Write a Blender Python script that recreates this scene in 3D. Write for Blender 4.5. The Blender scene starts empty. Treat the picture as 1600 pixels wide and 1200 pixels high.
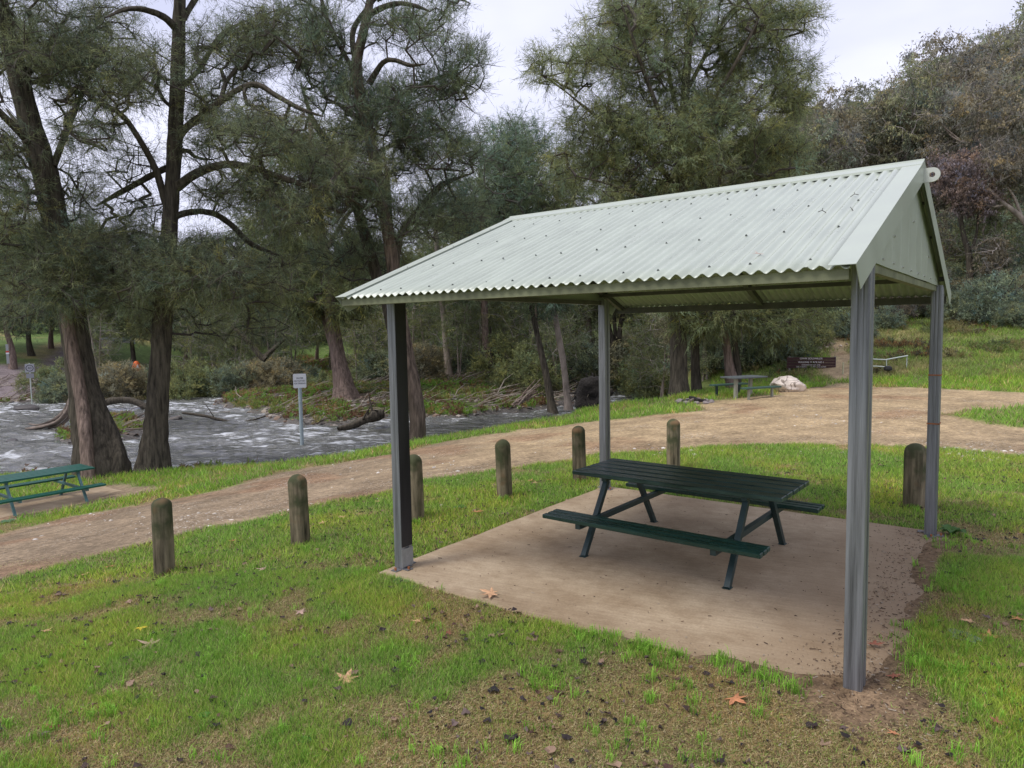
import bpy, math, random
import numpy as np
from mathutils import Vector, Matrix
R_ = math.radians
S = bpy.context.scene
COL = S.collection
# ------------------------------------------------------------ camera
CAM = np.array([0.7942, -4.4734, 2.2023])
CR = np.array([0.79986, 0.59994, -0.016995])
CU = np.array([-0.03293, 0.07214, 0.99685])
CF = np.array([-0.59928, 0.79678, -0.07746])
FPX = 1086.2
cd = bpy.data.cameras.new('camera'); cam = bpy.data.objects.new('camera', cd); COL.objects.link(cam)
cd.sensor_width = 36; cd.lens = 36 * FPX / 1600; cd.clip_end = 3000; cd.clip_start = .05
cam.matrix_world = Matrix(((CR[0], CU[0], -CF[0], CAM[0]), (CR[1], CU[1], -CF[1], CAM[1]), (CR[2], CU[2], -CF[2], CAM[2]), (0, 0, 0, 1)))
S.camera = cam
# ------------------------------------------------------------ sky, sun, exposure
SUN_EL, SUN_AZ = R_(58), R_(205)
w = bpy.data.worlds.new('World'); S.world = w; w.use_nodes = True
nt = w.node_tree; nt.nodes.clear()
def N(t, ty, **kw):
    n = t.nodes.new(ty)
    for k, v in kw.items(): setattr(n, k, v)
    return n
out = N(nt, 'ShaderNodeOutputWorld'); bg = N(nt, 'ShaderNodeBackground')
sky = N(nt, 'ShaderNodeTexSky', sky_type='NISHITA', sun_disc=False, sun_elevation=SUN_EL, sun_rotation=SUN_AZ, dust_density=4.0)
tc = N(nt, 'ShaderNodeTexCoord'); mp = N(nt, 'ShaderNodeMapping'); mp.inputs['Scale'].default_value = (1.2, 1.2, 3.2)
ns = N(nt, 'ShaderNodeTexNoise'); ns.inputs['Scale'].default_value = 1.6; ns.inputs['Detail'].default_value = 5; ns.inputs['Roughness'].default_value = .5
cr = N(nt, 'ShaderNodeValToRGB')
cr.color_ramp.elements[0].position = .3; cr.color_ramp.elements[0].color = (5.0, 5.2, 6.8, 1)
cr.color_ramp.elements[1].position = .72; cr.color_ramp.elements[1].color = (7.6, 7.7, 9.1, 1)
mx = N(nt, 'ShaderNodeMix', data_type='RGBA'); mx.inputs[0].default_value = .93
nt.links.new(tc.outputs['Generated'], mp.inputs[0]); nt.links.new(mp.outputs[0], ns.inputs['Vector'])
nt.links.new(ns.outputs[0], cr.inputs[0]); nt.links.new(sky.outputs[0], mx.inputs[6]); nt.links.new(cr.outputs[0], mx.inputs[7])
nt.links.new(mx.outputs[2], bg.inputs[0]); bg.inputs[1].default_value = .1
nt.links.new(bg.outputs[0], out.inputs[0])
sl = bpy.data.lights.new('sun', 'SUN'); sl.energy = 1.5; sl.angle = R_(18); sl.color = (1, .96, .9)
so = bpy.data.objects.new('sun', sl); COL.objects.link(so)
sd_ = Vector((math.sin(SUN_AZ) * math.cos(SUN_EL), math.cos(SUN_AZ) * math.cos(SUN_EL), math.sin(SUN_EL)))
so.rotation_euler = sd_.to_track_quat('Z', 'Y').to_euler()
S.view_settings.view_transform = 'Standard'; S.view_settings.look = 'None'; S.view_settings.exposure = 0.58; S.view_settings.gamma = 1
S.cycles.max_bounces = 5; S.cycles.diffuse_bounces = 3; S.cycles.glossy_bounces = 2; S.cycles.transparent_max_bounces = 4
S.cycles.transmission_bounces = 2

# ------------------------------------------------------------ numeric helpers
rng = np.random.default_rng(11)
_T = np.random.default_rng(5).random((256, 256))
def vn(x, y, s=0):
    x = np.asarray(x, float) + s * 17.31; y = np.asarray(y, float) + s * 9.7
    xi = np.floor(x).astype(int); yi = np.floor(y).astype(int); fx = x - xi; fy = y - yi
    fx = fx * fx * (3 - 2 * fx); fy = fy * fy * (3 - 2 * fy)
    a = _T[xi & 255, yi & 255]; b = _T[(xi + 1) & 255, yi & 255]; c = _T[xi & 255, (yi + 1) & 255]; d = _T[(xi + 1) & 255, (yi + 1) & 255]
    return (a * (1 - fx) + b * fx) * (1 - fy) + (c * (1 - fx) + d * fx) * fy
def fbm(x, y, s=0, o=4):
    r = 0; a = .5; t = 0
    for i in range(o):
        r = r + a * vn(x * 2 ** i, y * 2 ** i, s + i * 3); t += a; a *= .5
    return r / t
_T3 = np.random.default_rng(6).random((64, 64, 64))
def vn3(P, s=0):
    P = np.asarray(P) + s * 7.7; I = np.floor(P).astype(int); F = P - I; F = F * F * (3 - 2 * F)
    r = 0
    for a in (0, 1):
        for b in (0, 1):
            for c in (0, 1):
                wv = (F[:, 0] if a else 1 - F[:, 0]) * (F[:, 1] if b else 1 - F[:, 1]) * (F[:, 2] if c else 1 - F[:, 2])
                r = r + wv * _T3[(I[:, 0] + a) & 63, (I[:, 1] + b) & 63, (I[:, 2] + c) & 63]
    return r
def sstep(a, b, x):
    t = np.clip((x - a) / (b - a), 0, 1); return t * t * (3 - 2 * t)
def ray(px, py): return CF + CR * (px - 800) / FPX - CU * (py - 600) / FPX
def at(px, py, dep): return CAM + ray(px, py) * dep
def poly_sd(X, Y, poly):                      # signed distance, positive inside
    P = np.asarray(poly, float); X = np.asarray(X, float); Y = np.asarray(Y, float)
    dmin = np.full(X.shape, 1e18); ins = np.zeros(X.shape, bool)
    for i in range(len(P)):
        a = P[i]; b = P[(i + 1) % len(P)]; e = b - a
        t = np.clip(((X - a[0]) * e[0] + (Y - a[1]) * e[1]) / (e @ e + 1e-12), 0, 1)
        dmin = np.minimum(dmin, (X - a[0] - t * e[0]) ** 2 + (Y - a[1] - t * e[1]) ** 2)
        if a[1] != b[1]:
            c = ((a[1] > Y) != (b[1] > Y)) & (X < (b[0] - a[0]) * (Y - a[1]) / (b[1] - a[1]) + a[0]); ins ^= c
    return np.where(ins, 1, -1) * np.sqrt(dmin)
# ------------------------------------------------------------ terrain
ZW = -2.4
_ctl = [(1338, 1075, -.03), (1457, 840, -.03), (948, 762, -.04), (628, 888, -.04), (800, 1200, -.02), (0, 1200, -.05), (1600, 1200, 0), (1600, 900, 0),
        (257, 898, -.13), (470, 850, -.1), (650, 812, -.06), (789, 777, -.05), (1052, 735, -.03), (1429, 793, -.03), (0, 908, -.35), (460, 797, -.3), (660, 752, -.2), (900, 716, -.1),
        (1100, 697, 0), (1350, 693, 0), (1600, 715, .02), (0, 831, -1.35), (217, 786, -1.3), (439, 734, -1.05), (600, 707, -.85), (760, 678, -.62), (860, 664, -.5), (1040, 647, -.15),
        (90, 795, -1.58), (0, 748, -1.85), (200, 743, -1.75), (450, 722, -1.3), (640, 690, -1.05), (740, 675, -.85), (850, 655, -.7), (960, 632, -.4), (1040, 625, -.2),
        (1150, 622, 0), (1230, 612, .05), (1400, 602, .1), (1600, 611, .15)]
_C = []
for px, py, z in _ctl:
    d = ray(px, py); t = (z - CAM[2]) / d[2]; q = CAM + d * t; _C.append((q[0], q[1], z))
for x, y, z in [(0, -10, 0), (-8, -10, -.2), (10, -8, .05), (10, 5, .1), (15, 20, .3), (-22, -6, -1.9), (-16, -8, -1.1), (0, -40, 0), (30, -20, .3), (-40, -25, -2.0), (-60, -10, -2.0)]: _C.append((x, y, z))
_C = np.array(_C)
def _k(d2): return np.sqrt(d2 + 2.0)
_K = _k(((_C[:, None, :2] - _C[None, :, :2]) ** 2).sum(-1)); _m = _C[:, 2].mean()
_W = np.linalg.solve(_K + np.eye(len(_C)) * 0.02 * -1, _C[:, 2] - _m)
def near_h(X, Y):
    X = np.asarray(X, float); Y = np.asarray(Y, float); r = np.full(X.shape, _m)
    for i in range(len(_C)): r = r + _W[i] * _k((X - _C[i, 0]) ** 2 + (Y - _C[i, 1]) ** 2)
    return np.clip(r, -2.05, .6)
def march(px, py, hf, t0=2.5, t1=90):
    d = ray(px, py); t = np.arange(t0, t1, .05); P = CAM + d * t[:, None]; hh = hf(P[:, 0], P[:, 1]); k = np.where(P[:, 2] < hh)[0]
    return P[k[0]] if len(k) else None
def gpl(lst): return [tuple(march(a, b, near_h)[:2]) for a, b in lst]
def wz(px, py, z=ZW):
    d = ray(px, py); t = (z - CAM[2]) / d[2]; q = CAM + d * t; return (q[0], q[1])
crest_px = [(0, 748), (100, 746), (200, 743), (330, 733), (450, 722), (560, 707), (640, 690), (740, 675), (850, 655), (900, 645), (960, 632), (1040, 625), (1062, 619)]
crest = [(-70, -22), (-34, -6)] + gpl(crest_px)
# the near side: crest line closed round the camera
near_poly = crest + [tuple(at(1075, 516, 30)[:2]), tuple(at(1085, 516, 45)[:2]), (10, 90), (120, 120), (150, -80), (-70, -80)]
def push(p, k):     # a point moved away from the camera
    p = np.array(p); v = p - CAM[:2]; n = np.linalg.norm(v); return tuple(CAM[:2] + v / n * (n + k))
shore = [push(p, 2.6) for p in crest[2:]]
water_poly = [(-74, -19), (-36, -3)] + shore + [wz(1075, 622), wz(1062, 606), wz(1010, 603), wz(940, 601), wz(850, 596), wz(640, 597), wz(430, 600), wz(300, 606), wz(200, 617), wz(90, 627), wz(0, 632), wz(-300, 640), (-110, 5)]
isl_poly = [wz(325, 632), wz(350, 622), wz(410, 617), wz(560, 609), wz(640, 603), wz(700, 596), wz(760, 585), wz(880, 585), wz(935, 604), wz(925, 618), wz(905, 632), wz(850, 640), wz(760, 650), wz(700, 655), wz(620, 652), wz(560, 664), wz(500, 668), wz(440, 662), wz(400, 646)]
isl2_poly = [wz(80, 690), wz(110, 672), wz(165, 655), wz(225, 655), wz(232, 675), wz(175, 692), wz(110, 695)]
HX = np.array([-900, 0, 150, 300, 700, 900, 1000, 1100, 1300, 1600, 2400.])
HS = np.array([58, 60, 66, 85, 85, 66, 50, 29, 24.5, 22, 18.])
H2 = np.array([.16, .12, .10, .06, .06, .10, .22, .30, .36, .50, .5])
def terrain(X, Y):
    X = np.asarray(X, float); Y = np.asarray(Y, float)
    dx = X - CAM[0]; dy = Y - CAM[1]; s = dx * -.601 + dy * .799; t = dx * .799 + dy * .601
    ang = np.arctan2(t, s); px = 800 + FPX * np.tan(np.clip(ang, -1.2, 1.2))
    D = np.hypot(dx, dy) * np.cos(np.clip(ang, -.9, .9))
    st = np.interp(px, HX, HS); k2 = np.interp(px, HX, H2)
    fr = sstep(1.6, 1.1, np.abs(ang))
    e = np.maximum(0, D - st); hill = (np.minimum(e, 14) * .2 + np.maximum(0, e - 14) * k2) * fr
    hill = hill * (.85 + .3 * fbm(X / 14, Y / 14, 3)); hill = np.minimum(hill, 60 + 8 * fbm(X / 30, Y / 30, 4))
    nh = near_h(X, Y)
    w1 = poly_sd(X, Y, water_poly); w2 = np.maximum(poly_sd(X, Y, isl_poly), -60); w3 = poly_sd(X, Y, isl2_poly)
    dn = -poly_sd(X, Y, near_poly)                        # >0 beyond the crest
    n1 = fbm(X / 2.2, Y / 2.2, 7)
    out_d = np.maximum(-w1, w2)                            # distance onto dry land
    far = -2.25 + .10 * np.clip(out_d, 0, 9) + .02 * np.clip(out_d - 9, 0, 30) + .35 * (n1 - .5)
    m = sstep(-.2, 3.0, dn)
    land = nh * (1 - m) + far * m + hill
    wd = np.minimum(w1, -w2); wd = wd + (n1 - .5) * 1.0     # >0 in water
    wat = sstep(-.5, .7, wd)
    bed = land * (1 - wat) + (-2.9) * wat
    bed = np.maximum(bed, np.where(w3 > -1, -2.75 + .55 * sstep(-1, .5, w3 + (n1 - .5)), -99))
    bed = bed + (fbm(X / .7, Y / .7, 9, 3) - .5) * .03 + (fbm(X / 3, Y / 3, 12, 2) - .5) * .12 * sstep(10, 30, s)
    return bed, dn, wd, s, t, px, D, hill
def Hs(X, Y):
    b, *_ = terrain(X, Y); return lower(X, Y, b)
SLAB = (-3.98, .17, -.235, 3.98)
def slab_sd(X, Y):
    return np.minimum(np.minimum(X - SLAB[0], SLAB[1] - X), np.minimum(Y - SLAB[2], SLAB[3] - Y))
def yedge(X, Y): return -.225 + .20 * sstep(-2.1, -.35, X) + .10 * (fbm(X * 3.1, Y * 3.1, 23) - .5)
def lower(X, Y, b):
    sd = slab_sd(X, Y)
    # soil washes over the right and front-right edges of the slab
    over = sstep(-.14, .12, X + .2 * (fbm(X * 2.2, Y * 2.2, 21) - .5) * 2 - .04) * sstep(4.3, 3.4, Y) * sstep(-1.4, -.4, Y)
    over = np.maximum(over, sstep(.48, .16, np.hypot(X + .03, (Y + .08) * 1.2) + .4 * (fbm(X * 4, Y * 4, 22) - .5)))
    nearslab = sstep(-.5, 0, sd)
    over = np.maximum(over, sstep(.03, -.03, Y - yedge(X, Y)) * (X < .3) * (X > -3.9) * .9)
    z = b * (1 - nearslab) + (-.045) * nearslab
    return z + over * (.058 + .012 * fbm(X * 5, Y * 5, 2)) * sstep(-1.0, 0, sd)
track_px = [(-500, 1120), (0, 908), (150, 872), (245, 846), (460, 797), (612, 768), (661, 751), (774, 735), (894, 717), (939, 709), (1062, 702), (1150, 696), (1250, 693), (1350, 694), (1500, 703), (1600, 712), (1900, 745), (2300, 720),
            (2000, 655), (1600, 667), (1540, 661), (1478, 648), (1510, 640), (1600, 636), (1900, 630), (1900, 618), (1600, 613), (1500, 609), (1400, 604), (1340, 601), (1310, 600), (1275, 606), (1220, 613), (1190, 618), (1150, 627), (1105, 633), (1075, 643), (1000, 652), (930, 658), (860, 666), (760, 679), (700, 689), (600, 711), (500, 728), (439, 736), (337, 768), (217, 789), (112, 806), (0, 833), (-500, 960)]
track = gpl(track_px)
fire_dirt = gpl([(1075, 630), (1120, 624), (1180, 622), (1190, 628), (1140, 638), (1090, 640)])
trail = [tuple(at(a, 516, b)[:2]) for a, b in [(1290, 25), (1303, 30), (1296, 34), (1283, 38), (1290, 38.5), (1312, 34.5), (1326, 30), (1350, 25)]]
road = [tuple(at(a, 516, b)[:2]) for a, b in [(-150, 48.5), (20, 50), (60, 52.5), (105, 60), (150, 72), (185, 90), (200, 90), (150, 88), (100, 76), (62, 67), (20, 65), (-150, 65)]]
pad2 = [(-18.55, -1.2), (-18.55, 3.75), (-15.9, 3.6), (-16.15, -1.2)]
_bg = [(950, 1130, .8, .42), (650, 1180, .6, .35), (1250, 1140, .7, .5), (1100, 1080, .5, .4), (1500, 1180, .5, .3), (250, 1100, .6, .25), (760, 1010, .6, .35), (430, 960, .7, .3), (1560, 830, .5, .3), (1330, 1110, .45, .9), (1000, 1180, 1, .6)]
BG = [(*march(a, b, near_h)[:2], c, d) for a, b, c, d in _bg]
_lg = [(860, 1060, .35, .6), (1000, 1008, .3, .8), (920, 985, .3, .7), (1120, 1045, .3, .7), (1450, 1010, .3, .9), (1540, 1090, .5, .7), (1470, 900, .5, .6), (640, 1030, .5, .4), (120, 1080, .6, .4), (850, 770, 1.2, .6), (400, 850, 1.3, .5), (560, 830, 1, .4), (1450, 740, 2, .4), (1150, 720, 1.5, .3)]
LG = [(*march(a, b, near_h)[:2], c, d) for a, b, c, d in _lg]
def lush(X, Y):
    v = .60 + 1.05 * (fbm(X / 1.1, Y / 1.1, 31) - .5) + 2.0 * (fbm(X * 3.4, Y * 3.4, 33, 3) - .5)
    for x, y, r, k in BG: v = v - k * np.exp(-((X - x) ** 2 + (Y - y) ** 2) / r ** 2)
    for x, y, r, k in LG: v = v + k * np.exp(-((X - x) ** 2 + (Y - y) ** 2) / r ** 2)
    return np.clip(v, 0, 1)
def dirt(X, Y):
    n = (fbm(X * 1.3, Y * 1.3, 41, 4) - .5)
    s_ = (X - CAM[0]) * -.601 + (Y - CAM[1]) * .799
    sc = .5 + sstep(12, 24, s_) * .8
    d = sstep(-.12, .16, poly_sd(X, Y, track) + n * sc)
    d = np.maximum(d, sstep(-.3, .3, poly_sd(X, Y, fire_dirt) + n) * .9)
    d = np.maximum(d, sstep(-.5, .3, poly_sd(X, Y, trail) + n))
    d = np.maximum(d, sstep(-1, .5, poly_sd(X, Y, road) + n))
    d = np.maximum(d, sstep(-.25, .1, poly_sd(X, Y, pad2) + n * .5))
    sd = slab_sd(X, Y); n2 = fbm(X * 2.5, Y * 2.5, 44, 3) - .5
    right = sstep(-.13, .04, sd + n2 * .35) * sstep(-.5, -.1, X)
    edge = sstep(-.10, .02, sd + n2 * .08)
    c = sstep(.62, .25, np.hypot(X, Y + .1) + n2 * .6)
    return np.clip(np.maximum(np.maximum(d, right), np.maximum(edge, c)), 0, 1)

# ------------------------------------------------------------ materials
MATS = {}
def mat(name, col=(.5, .5, .5), rough=.7, metal=0, attr=None, noise=None, bump=None, spec=.4, mul=None, coat=0):
    """noise=(scale, amount, stretch) varies the base colour; bump=(scale, strength, dist)"""
    if name in MATS: return MATS[name]
    m = bpy.data.materials.new(name); m.use_nodes = True; t = m.node_tree; b = t.nodes['Principled BSDF']
    b.inputs['Roughness'].default_value = rough; b.inputs['Metallic'].default_value = metal
    b.inputs['Specular IOR Level'].default_value = spec
    if coat: b.inputs['Coat Weight'].default_value = coat
    L = t.links.new
    if attr:
        a = N(t, 'ShaderNodeAttribute', attribute_name=attr); src = a.outputs['Color']
    else:
        a = N(t, 'ShaderNodeRGB'); a.outputs[0].default_value = (*col, 1); src = a.outputs[0]
    tcn = N(t, 'ShaderNodeTexCoord')
    if noise:
        mpn = N(t, 'ShaderNodeMapping'); mpn.inputs['Scale'].default_value = noise[2] if len(noise) > 2 else (1, 1, 1)
        L(tcn.outputs['Object'], mpn.inputs[0])
        n = N(t, 'ShaderNodeTexNoise'); n.inputs['Scale'].default_value = noise[0]; n.inputs['Detail'].default_value = 6; n.inputs['Roughness'].default_value = .65
        L(mpn.outputs[0], n.inputs['Vector'])
        mr = N(t, 'ShaderNodeMapRange'); mr.inputs[1].default_value = .3; mr.inputs[2].default_value = .7; mr.inputs[3].default_value = 1 - noise[1]; mr.inputs[4].default_value = 1 + noise[1]
        L(n.outputs[0], mr.inputs[0])
        v = N(t, 'ShaderNodeMix', data_type='RGBA', blend_type='MULTIPLY'); v.inputs[0].default_value = 1
        L(src, v.inputs[6]); L(mr.outputs[0], v.inputs[7]); src = v.outputs[2]
        rr = N(t, 'ShaderNodeMapRange'); rr.inputs[3].default_value = max(.05, rough - .12); rr.inputs[4].default_value = min(1, rough + .12)
        L(n.outputs[0], rr.inputs[0]); L(rr.outputs[0], b.inputs['Roughness'])
    L(src, b.inputs['Base Color'])
    if bump:
        mpb = N(t, 'ShaderNodeMapping'); mpb.inputs['Scale'].default_value = bump[3] if len(bump) > 3 else (1, 1, 1)
        L(tcn.outputs['Object'], mpb.inputs[0])
        n2 = N(t, 'ShaderNodeTexNoise'); n2.inputs['Scale'].default_value = bump[0]; n2.inputs['Detail'].default_value = 5
        L(mpb.outputs[0], n2.inputs['Vector'])
        bp = N(t, 'ShaderNodeBump'); bp.inputs['Strength'].default_value = bump[1]; bp.inputs['Distance'].default_value = bump[2]
        L(n2.outputs[0], bp.inputs['Height']); L(bp.outputs[0], b.inputs['Normal'])
    MATS[name] = m; m['bsdf'] = b.name
    return m
def nodes_of(m): return m.node_tree, m.node_tree.nodes['Principled BSDF']
def leafmat(name, trans=.3):
    m = mat(name, attr='Col', rough=.55, spec=.25); t, b = nodes_of(m)
    o = t.nodes['Material Output']; tr = N(t, 'ShaderNodeBsdfTranslucent'); ms = N(t, 'ShaderNodeMixShader'); ms.inputs[0].default_value = trans
    a = [n for n in t.nodes if n.type == 'ATTRIBUTE'][0]
    t.links.new(a.outputs['Color'], tr.inputs[0]); t.links.new(b.outputs[0], ms.inputs[1]); t.links.new(tr.outputs[0], ms.inputs[2]); t.links.new(ms.outputs[0], o.inputs[0])
    return m
M_LEAF = leafmat('foliage', .42); M_GRASS = leafmat('grass_blade', .35)
M_BARK = mat('dark_bark', (.075, .064, .048), .9, noise=(11, .75, (1, 1, .14)), bump=(16, 1, .05, (1, 1, .12)), spec=.2)
M_BARKR = mat('red_brown_bark', (.19, .14, .115), .9, noise=(12, .7, (1, 1, .14)), bump=(18, 1, .05, (1, 1, .12)), spec=.2)
M_BARKP = mat('pale_bark', (.30, .25, .21), .85, noise=(4, .45, (1, 1, .3)), bump=(10, .6, .02, (1, 1, .2)), spec=.25)
M_TWIG = mat('twig_bark', (.07, .058, .05), .9)
M_TWIGP = mat('pale_twig', (.27, .24, .22), .9)
M_ROOF = mat('pale_green_roof_steel', (.40, .44, .37), .30, 0, noise=(5, .12, (1.6, .12, 1)), spec=.5)
M_ROOFU = mat('pale_green_flashing', (.39, .43, .36), .35, 0, noise=(2.5, .06), spec=.5)
M_GALV = mat('galvanised_steel', (.205, .212, .225), .45, .5, noise=(26, .55, (1, 1, .035)), bump=(60, .06, .004), spec=.5)
M_GALVD = mat('black_steel', (.022, .022, .024), .5, .2, noise=(5, .5, (1, 1, .15)), spec=.4)
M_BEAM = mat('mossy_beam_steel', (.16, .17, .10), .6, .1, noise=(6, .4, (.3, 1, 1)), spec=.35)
M_BEAMD = mat('dark_rafter_steel', (.11, .11, .105), .55, .3, noise=(6, .3), spec=.35)
M_GREEN = mat('dark_green_paint', (.012, .044, .034), .28, noise=(9, .35, (.3, 1, 1)), bump=(90, .2, .002), spec=.5)
M_GREENT = mat('dark_green_table_top', (.035, .062, .055), .20, noise=(14, .5, (.25, 1, 1)), bump=(70, .5, .002), spec=.5)
M_FRAME = mat('dark_green_frame', (.018, .04, .04), .4, .1, noise=(8, .35), spec=.5)
M_GREEN2 = mat('bottle_green_boards', (.010, .085, .06), .42, noise=(9, .3), spec=.4)
M_FRAME2 = mat('blue_green_frame', (.07, .15, .16), .45, .1, noise=(8, .3), spec=.5)
M_WHITE = mat('white_sign_face', (.86, .87, .9), .4, noise=(20, .05))
M_TEXT = mat('sign_lettering', (.10, .10, .12), .5)
M_TEXTW = mat('routed_white_lettering', (.75, .72, .7), .6)
M_SIGNB = mat('brown_sign_board', (.055, .022, .022), .6, noise=(7, .4, (.3, 1, 1)))
M_RED = mat('red_marking', (.6, .06, .04), .5)
M_ROCK = mat('pale_boulder', (.62, .54, .46), .9, noise=(3, .3), bump=(6, .9, .05))
M_STONE = mat('river_stone', attr='Col', rough=.8, bump=(12, .4, .01))
M_CHAR = mat('charred_wood', (.02, .018, .017), .9, bump=(20, .6, .01))
M_LOG = mat('weathered_log', (.20, .16, .13), .9, noise=(6, .4, (.2, 1, 1)), bump=(14, .7, .02, (.2, 1, 1)))
M_LITTER = mat('leaf_litter', attr='Col', rough=.75, spec=.3)
M_DLEAF = mat('dry_plane_leaf', attr='Col', rough=.7, spec=.2, noise=(30, .25))
M_RUST = mat('rusted_strap', (.32, .12, .05), .8, noise=(20, .4))
M_ROOT = mat('root_mass', (.02, .017, .015), .95, bump=(8, 1, .08))
M_PLASTER = mat('pale_wall_panel', (.55, .6, .68), .5, noise=(2, .08))
M_TENT = mat('orange_fabric', (.75, .16, .04), .6)
M_DARK = mat('dark_rubber', (.02, .02, .02), .7)
# weathered timber bollard
def bollard_mat():
    m = mat('weathered_bollard_timber', (.14, .115, .075), .9, noise=(17, .85, (1, 1, .09)), bump=(26, .9, .006, (1, 1, .06)), spec=.2)
    t, b = nodes_of(m); L = t.links.new
    src = b.inputs['Base Color'].links[0].from_socket
    tcn = N(t, 'ShaderNodeTexCoord'); n = N(t, 'ShaderNodeTexNoise'); n.inputs['Scale'].default_value = 4.5; n.inputs['Detail'].default_value = 5
    L(tcn.outputs['Object'], n.inputs['Vector']); sp = N(t, 'ShaderNodeSeparateXYZ'); L(tcn.outputs['Object'], sp.inputs[0])
    ad = N(t, 'ShaderNodeMath', operation='MULTIPLY_ADD'); L(sp.outputs[2], ad.inputs[0]); ad.inputs[1].default_value = .35; L(n.outputs[0], ad.inputs[2])
    r = N(t, 'ShaderNodeValToRGB'); r.color_ramp.elements[0].position = .58; r.color_ramp.elements[1].position = .78; L(ad.outputs[0], r.inputs[0])
    x = N(t, 'ShaderNodeMix', data_type='RGBA'); L(r.outputs[0], x.inputs[0]); L(src, x.inputs[6]); x.inputs[7].default_value = (.055, .06, .03, 1)
    n3 = N(t, 'ShaderNodeTexNoise'); n3.inputs['Scale'].default_value = 3; L(tcn.outputs['Object'], n3.inputs['Vector'])
    r3 = N(t, 'ShaderNodeValToRGB'); r3.color_ramp.elements[0].position = .55; r3.color_ramp.elements[1].position = .62; L(n3.outputs[0], r3.inputs[0])
    x3 = N(t, 'ShaderNodeMix', data_type='RGBA'); L(r3.outputs[0], x3.inputs[0]); L(x.outputs[2], x3.inputs[6]); x3.inputs[7].default_value = (.15, .095, .05, 1)
    oi = N(t, 'ShaderNodeObjectInfo'); hv = N(t, 'ShaderNodeHueSaturation'); m5 = N(t, 'ShaderNodeMapRange'); m5.inputs[3].default_value = .7; m5.inputs[4].default_value = 1.7; L(oi.outputs['Random'], m5.inputs[0]); L(m5.outputs[0], hv.inputs['Value']); L(x3.outputs[2], hv.inputs['Color']); L(hv.outputs[0], b.inputs['Base Color']); return m
M_BOLL = bollard_mat()
# ground
def ground_mat():
    m = mat('ground_soil_and_turf', attr='Col', rough=.9, spec=.15); t, b = nodes_of(m); L = t.links.new
    src = b.inputs['Base Color'].links[0].from_socket
    tcn = N(t, 'ShaderNodeTexCoord'); da = N(t, 'ShaderNodeAttribute', attribute_name='Mask'); sp = N(t, 'ShaderNodeSeparateColor'); L(da.outputs['Color'], sp.inputs[0])
    def nz(sc, det=5, ro=.6, sock=tcn.outputs['Object']):
        n = N(t, 'ShaderNodeTexNoise'); n.inputs['Scale'].default_value = sc; n.inputs['Detail'].default_value = det; n.inputs['Roughness'].default_value = ro; L(sock, n.inputs['Vector']); return n.outputs[0]
    def rng_(s, a, b_, c, d):
        r = N(t, 'ShaderNodeMapRange'); r.inputs[1].default_value = a; r.inputs[2].default_value = b_; r.inputs[3].default_value = c; r.inputs[4].default_value = d; L(s, r.inputs[0]); return r.outputs[0]
    def mulc(c, f, fac=1):
        x = N(t, 'ShaderNodeMix', data_type='RGBA', blend_type='MULTIPLY'); x.inputs[0].default_value = fac; L(c, x.inputs[6]); L(f, x.inputs[7]); return x.outputs[2]
    c = mulc(src, rng_(nz(1.1), .3, .7, .75, 1.25)); c = mulc(c, rng_(nz(14), .3, .7, .62, 1.38)); c = mulc(c, rng_(nz(55, 3), .3, .7, .7, 1.3)); c = mulc(c, rng_(nz(3.1, 6, .7), .32, .68, .8, 1.2))
    mpv = N(t, 'ShaderNodeMapping', vector_type='TEXTURE'); mpv.inputs['Rotation'].default_value = (0, 0, R_(72)); mpv.inputs['Scale'].default_value = (2.2, .22, 1)
    L(tcn.outputs['Object'], mpv.inputs[0])
    c = mulc(c, rng_(nz(.9, 5, .65, mpv.outputs[0]), .3, .7, .88, 1.12))
    # pale gravel chips in the track
    vo = N(t, 'ShaderNodeTexVoronoi'); vo.inputs['Scale'].default_value = 17; L(tcn.outputs['Object'], vo.inputs['Vector'])
    sz = rng_(nz(.9), .42, .68, .03, .30)
    lt = N(t, 'ShaderNodeMath', operation='LESS_THAN'); L(vo.outputs['Distance'], lt.inputs[0]); L(sz, lt.inputs[1])
    mm = N(t, 'ShaderNodeMath', operation='MULTIPLY'); L(lt.outputs[0], mm.inputs[0]); L(sp.outputs[0], mm.inputs[1])
    x = N(t, 'ShaderNodeMix', data_type='RGBA'); L(mm.outputs[0], x.inputs[0]); L(c, x.inputs[6]); x.inputs[7].default_value = (.52, .47, .40, 1)
    L(x.outputs[2], b.inputs['Base Color'])
    bp = N(t, 'ShaderNodeBump'); bp.inputs['Strength'].default_value = .7; bp.inputs['Distance'].default_value = .03
    L(nz(9, 8, .7), bp.inputs['Height']); L(bp.outputs[0], b.inputs['Normal']); return m
M_GROUND = ground_mat()
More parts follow.
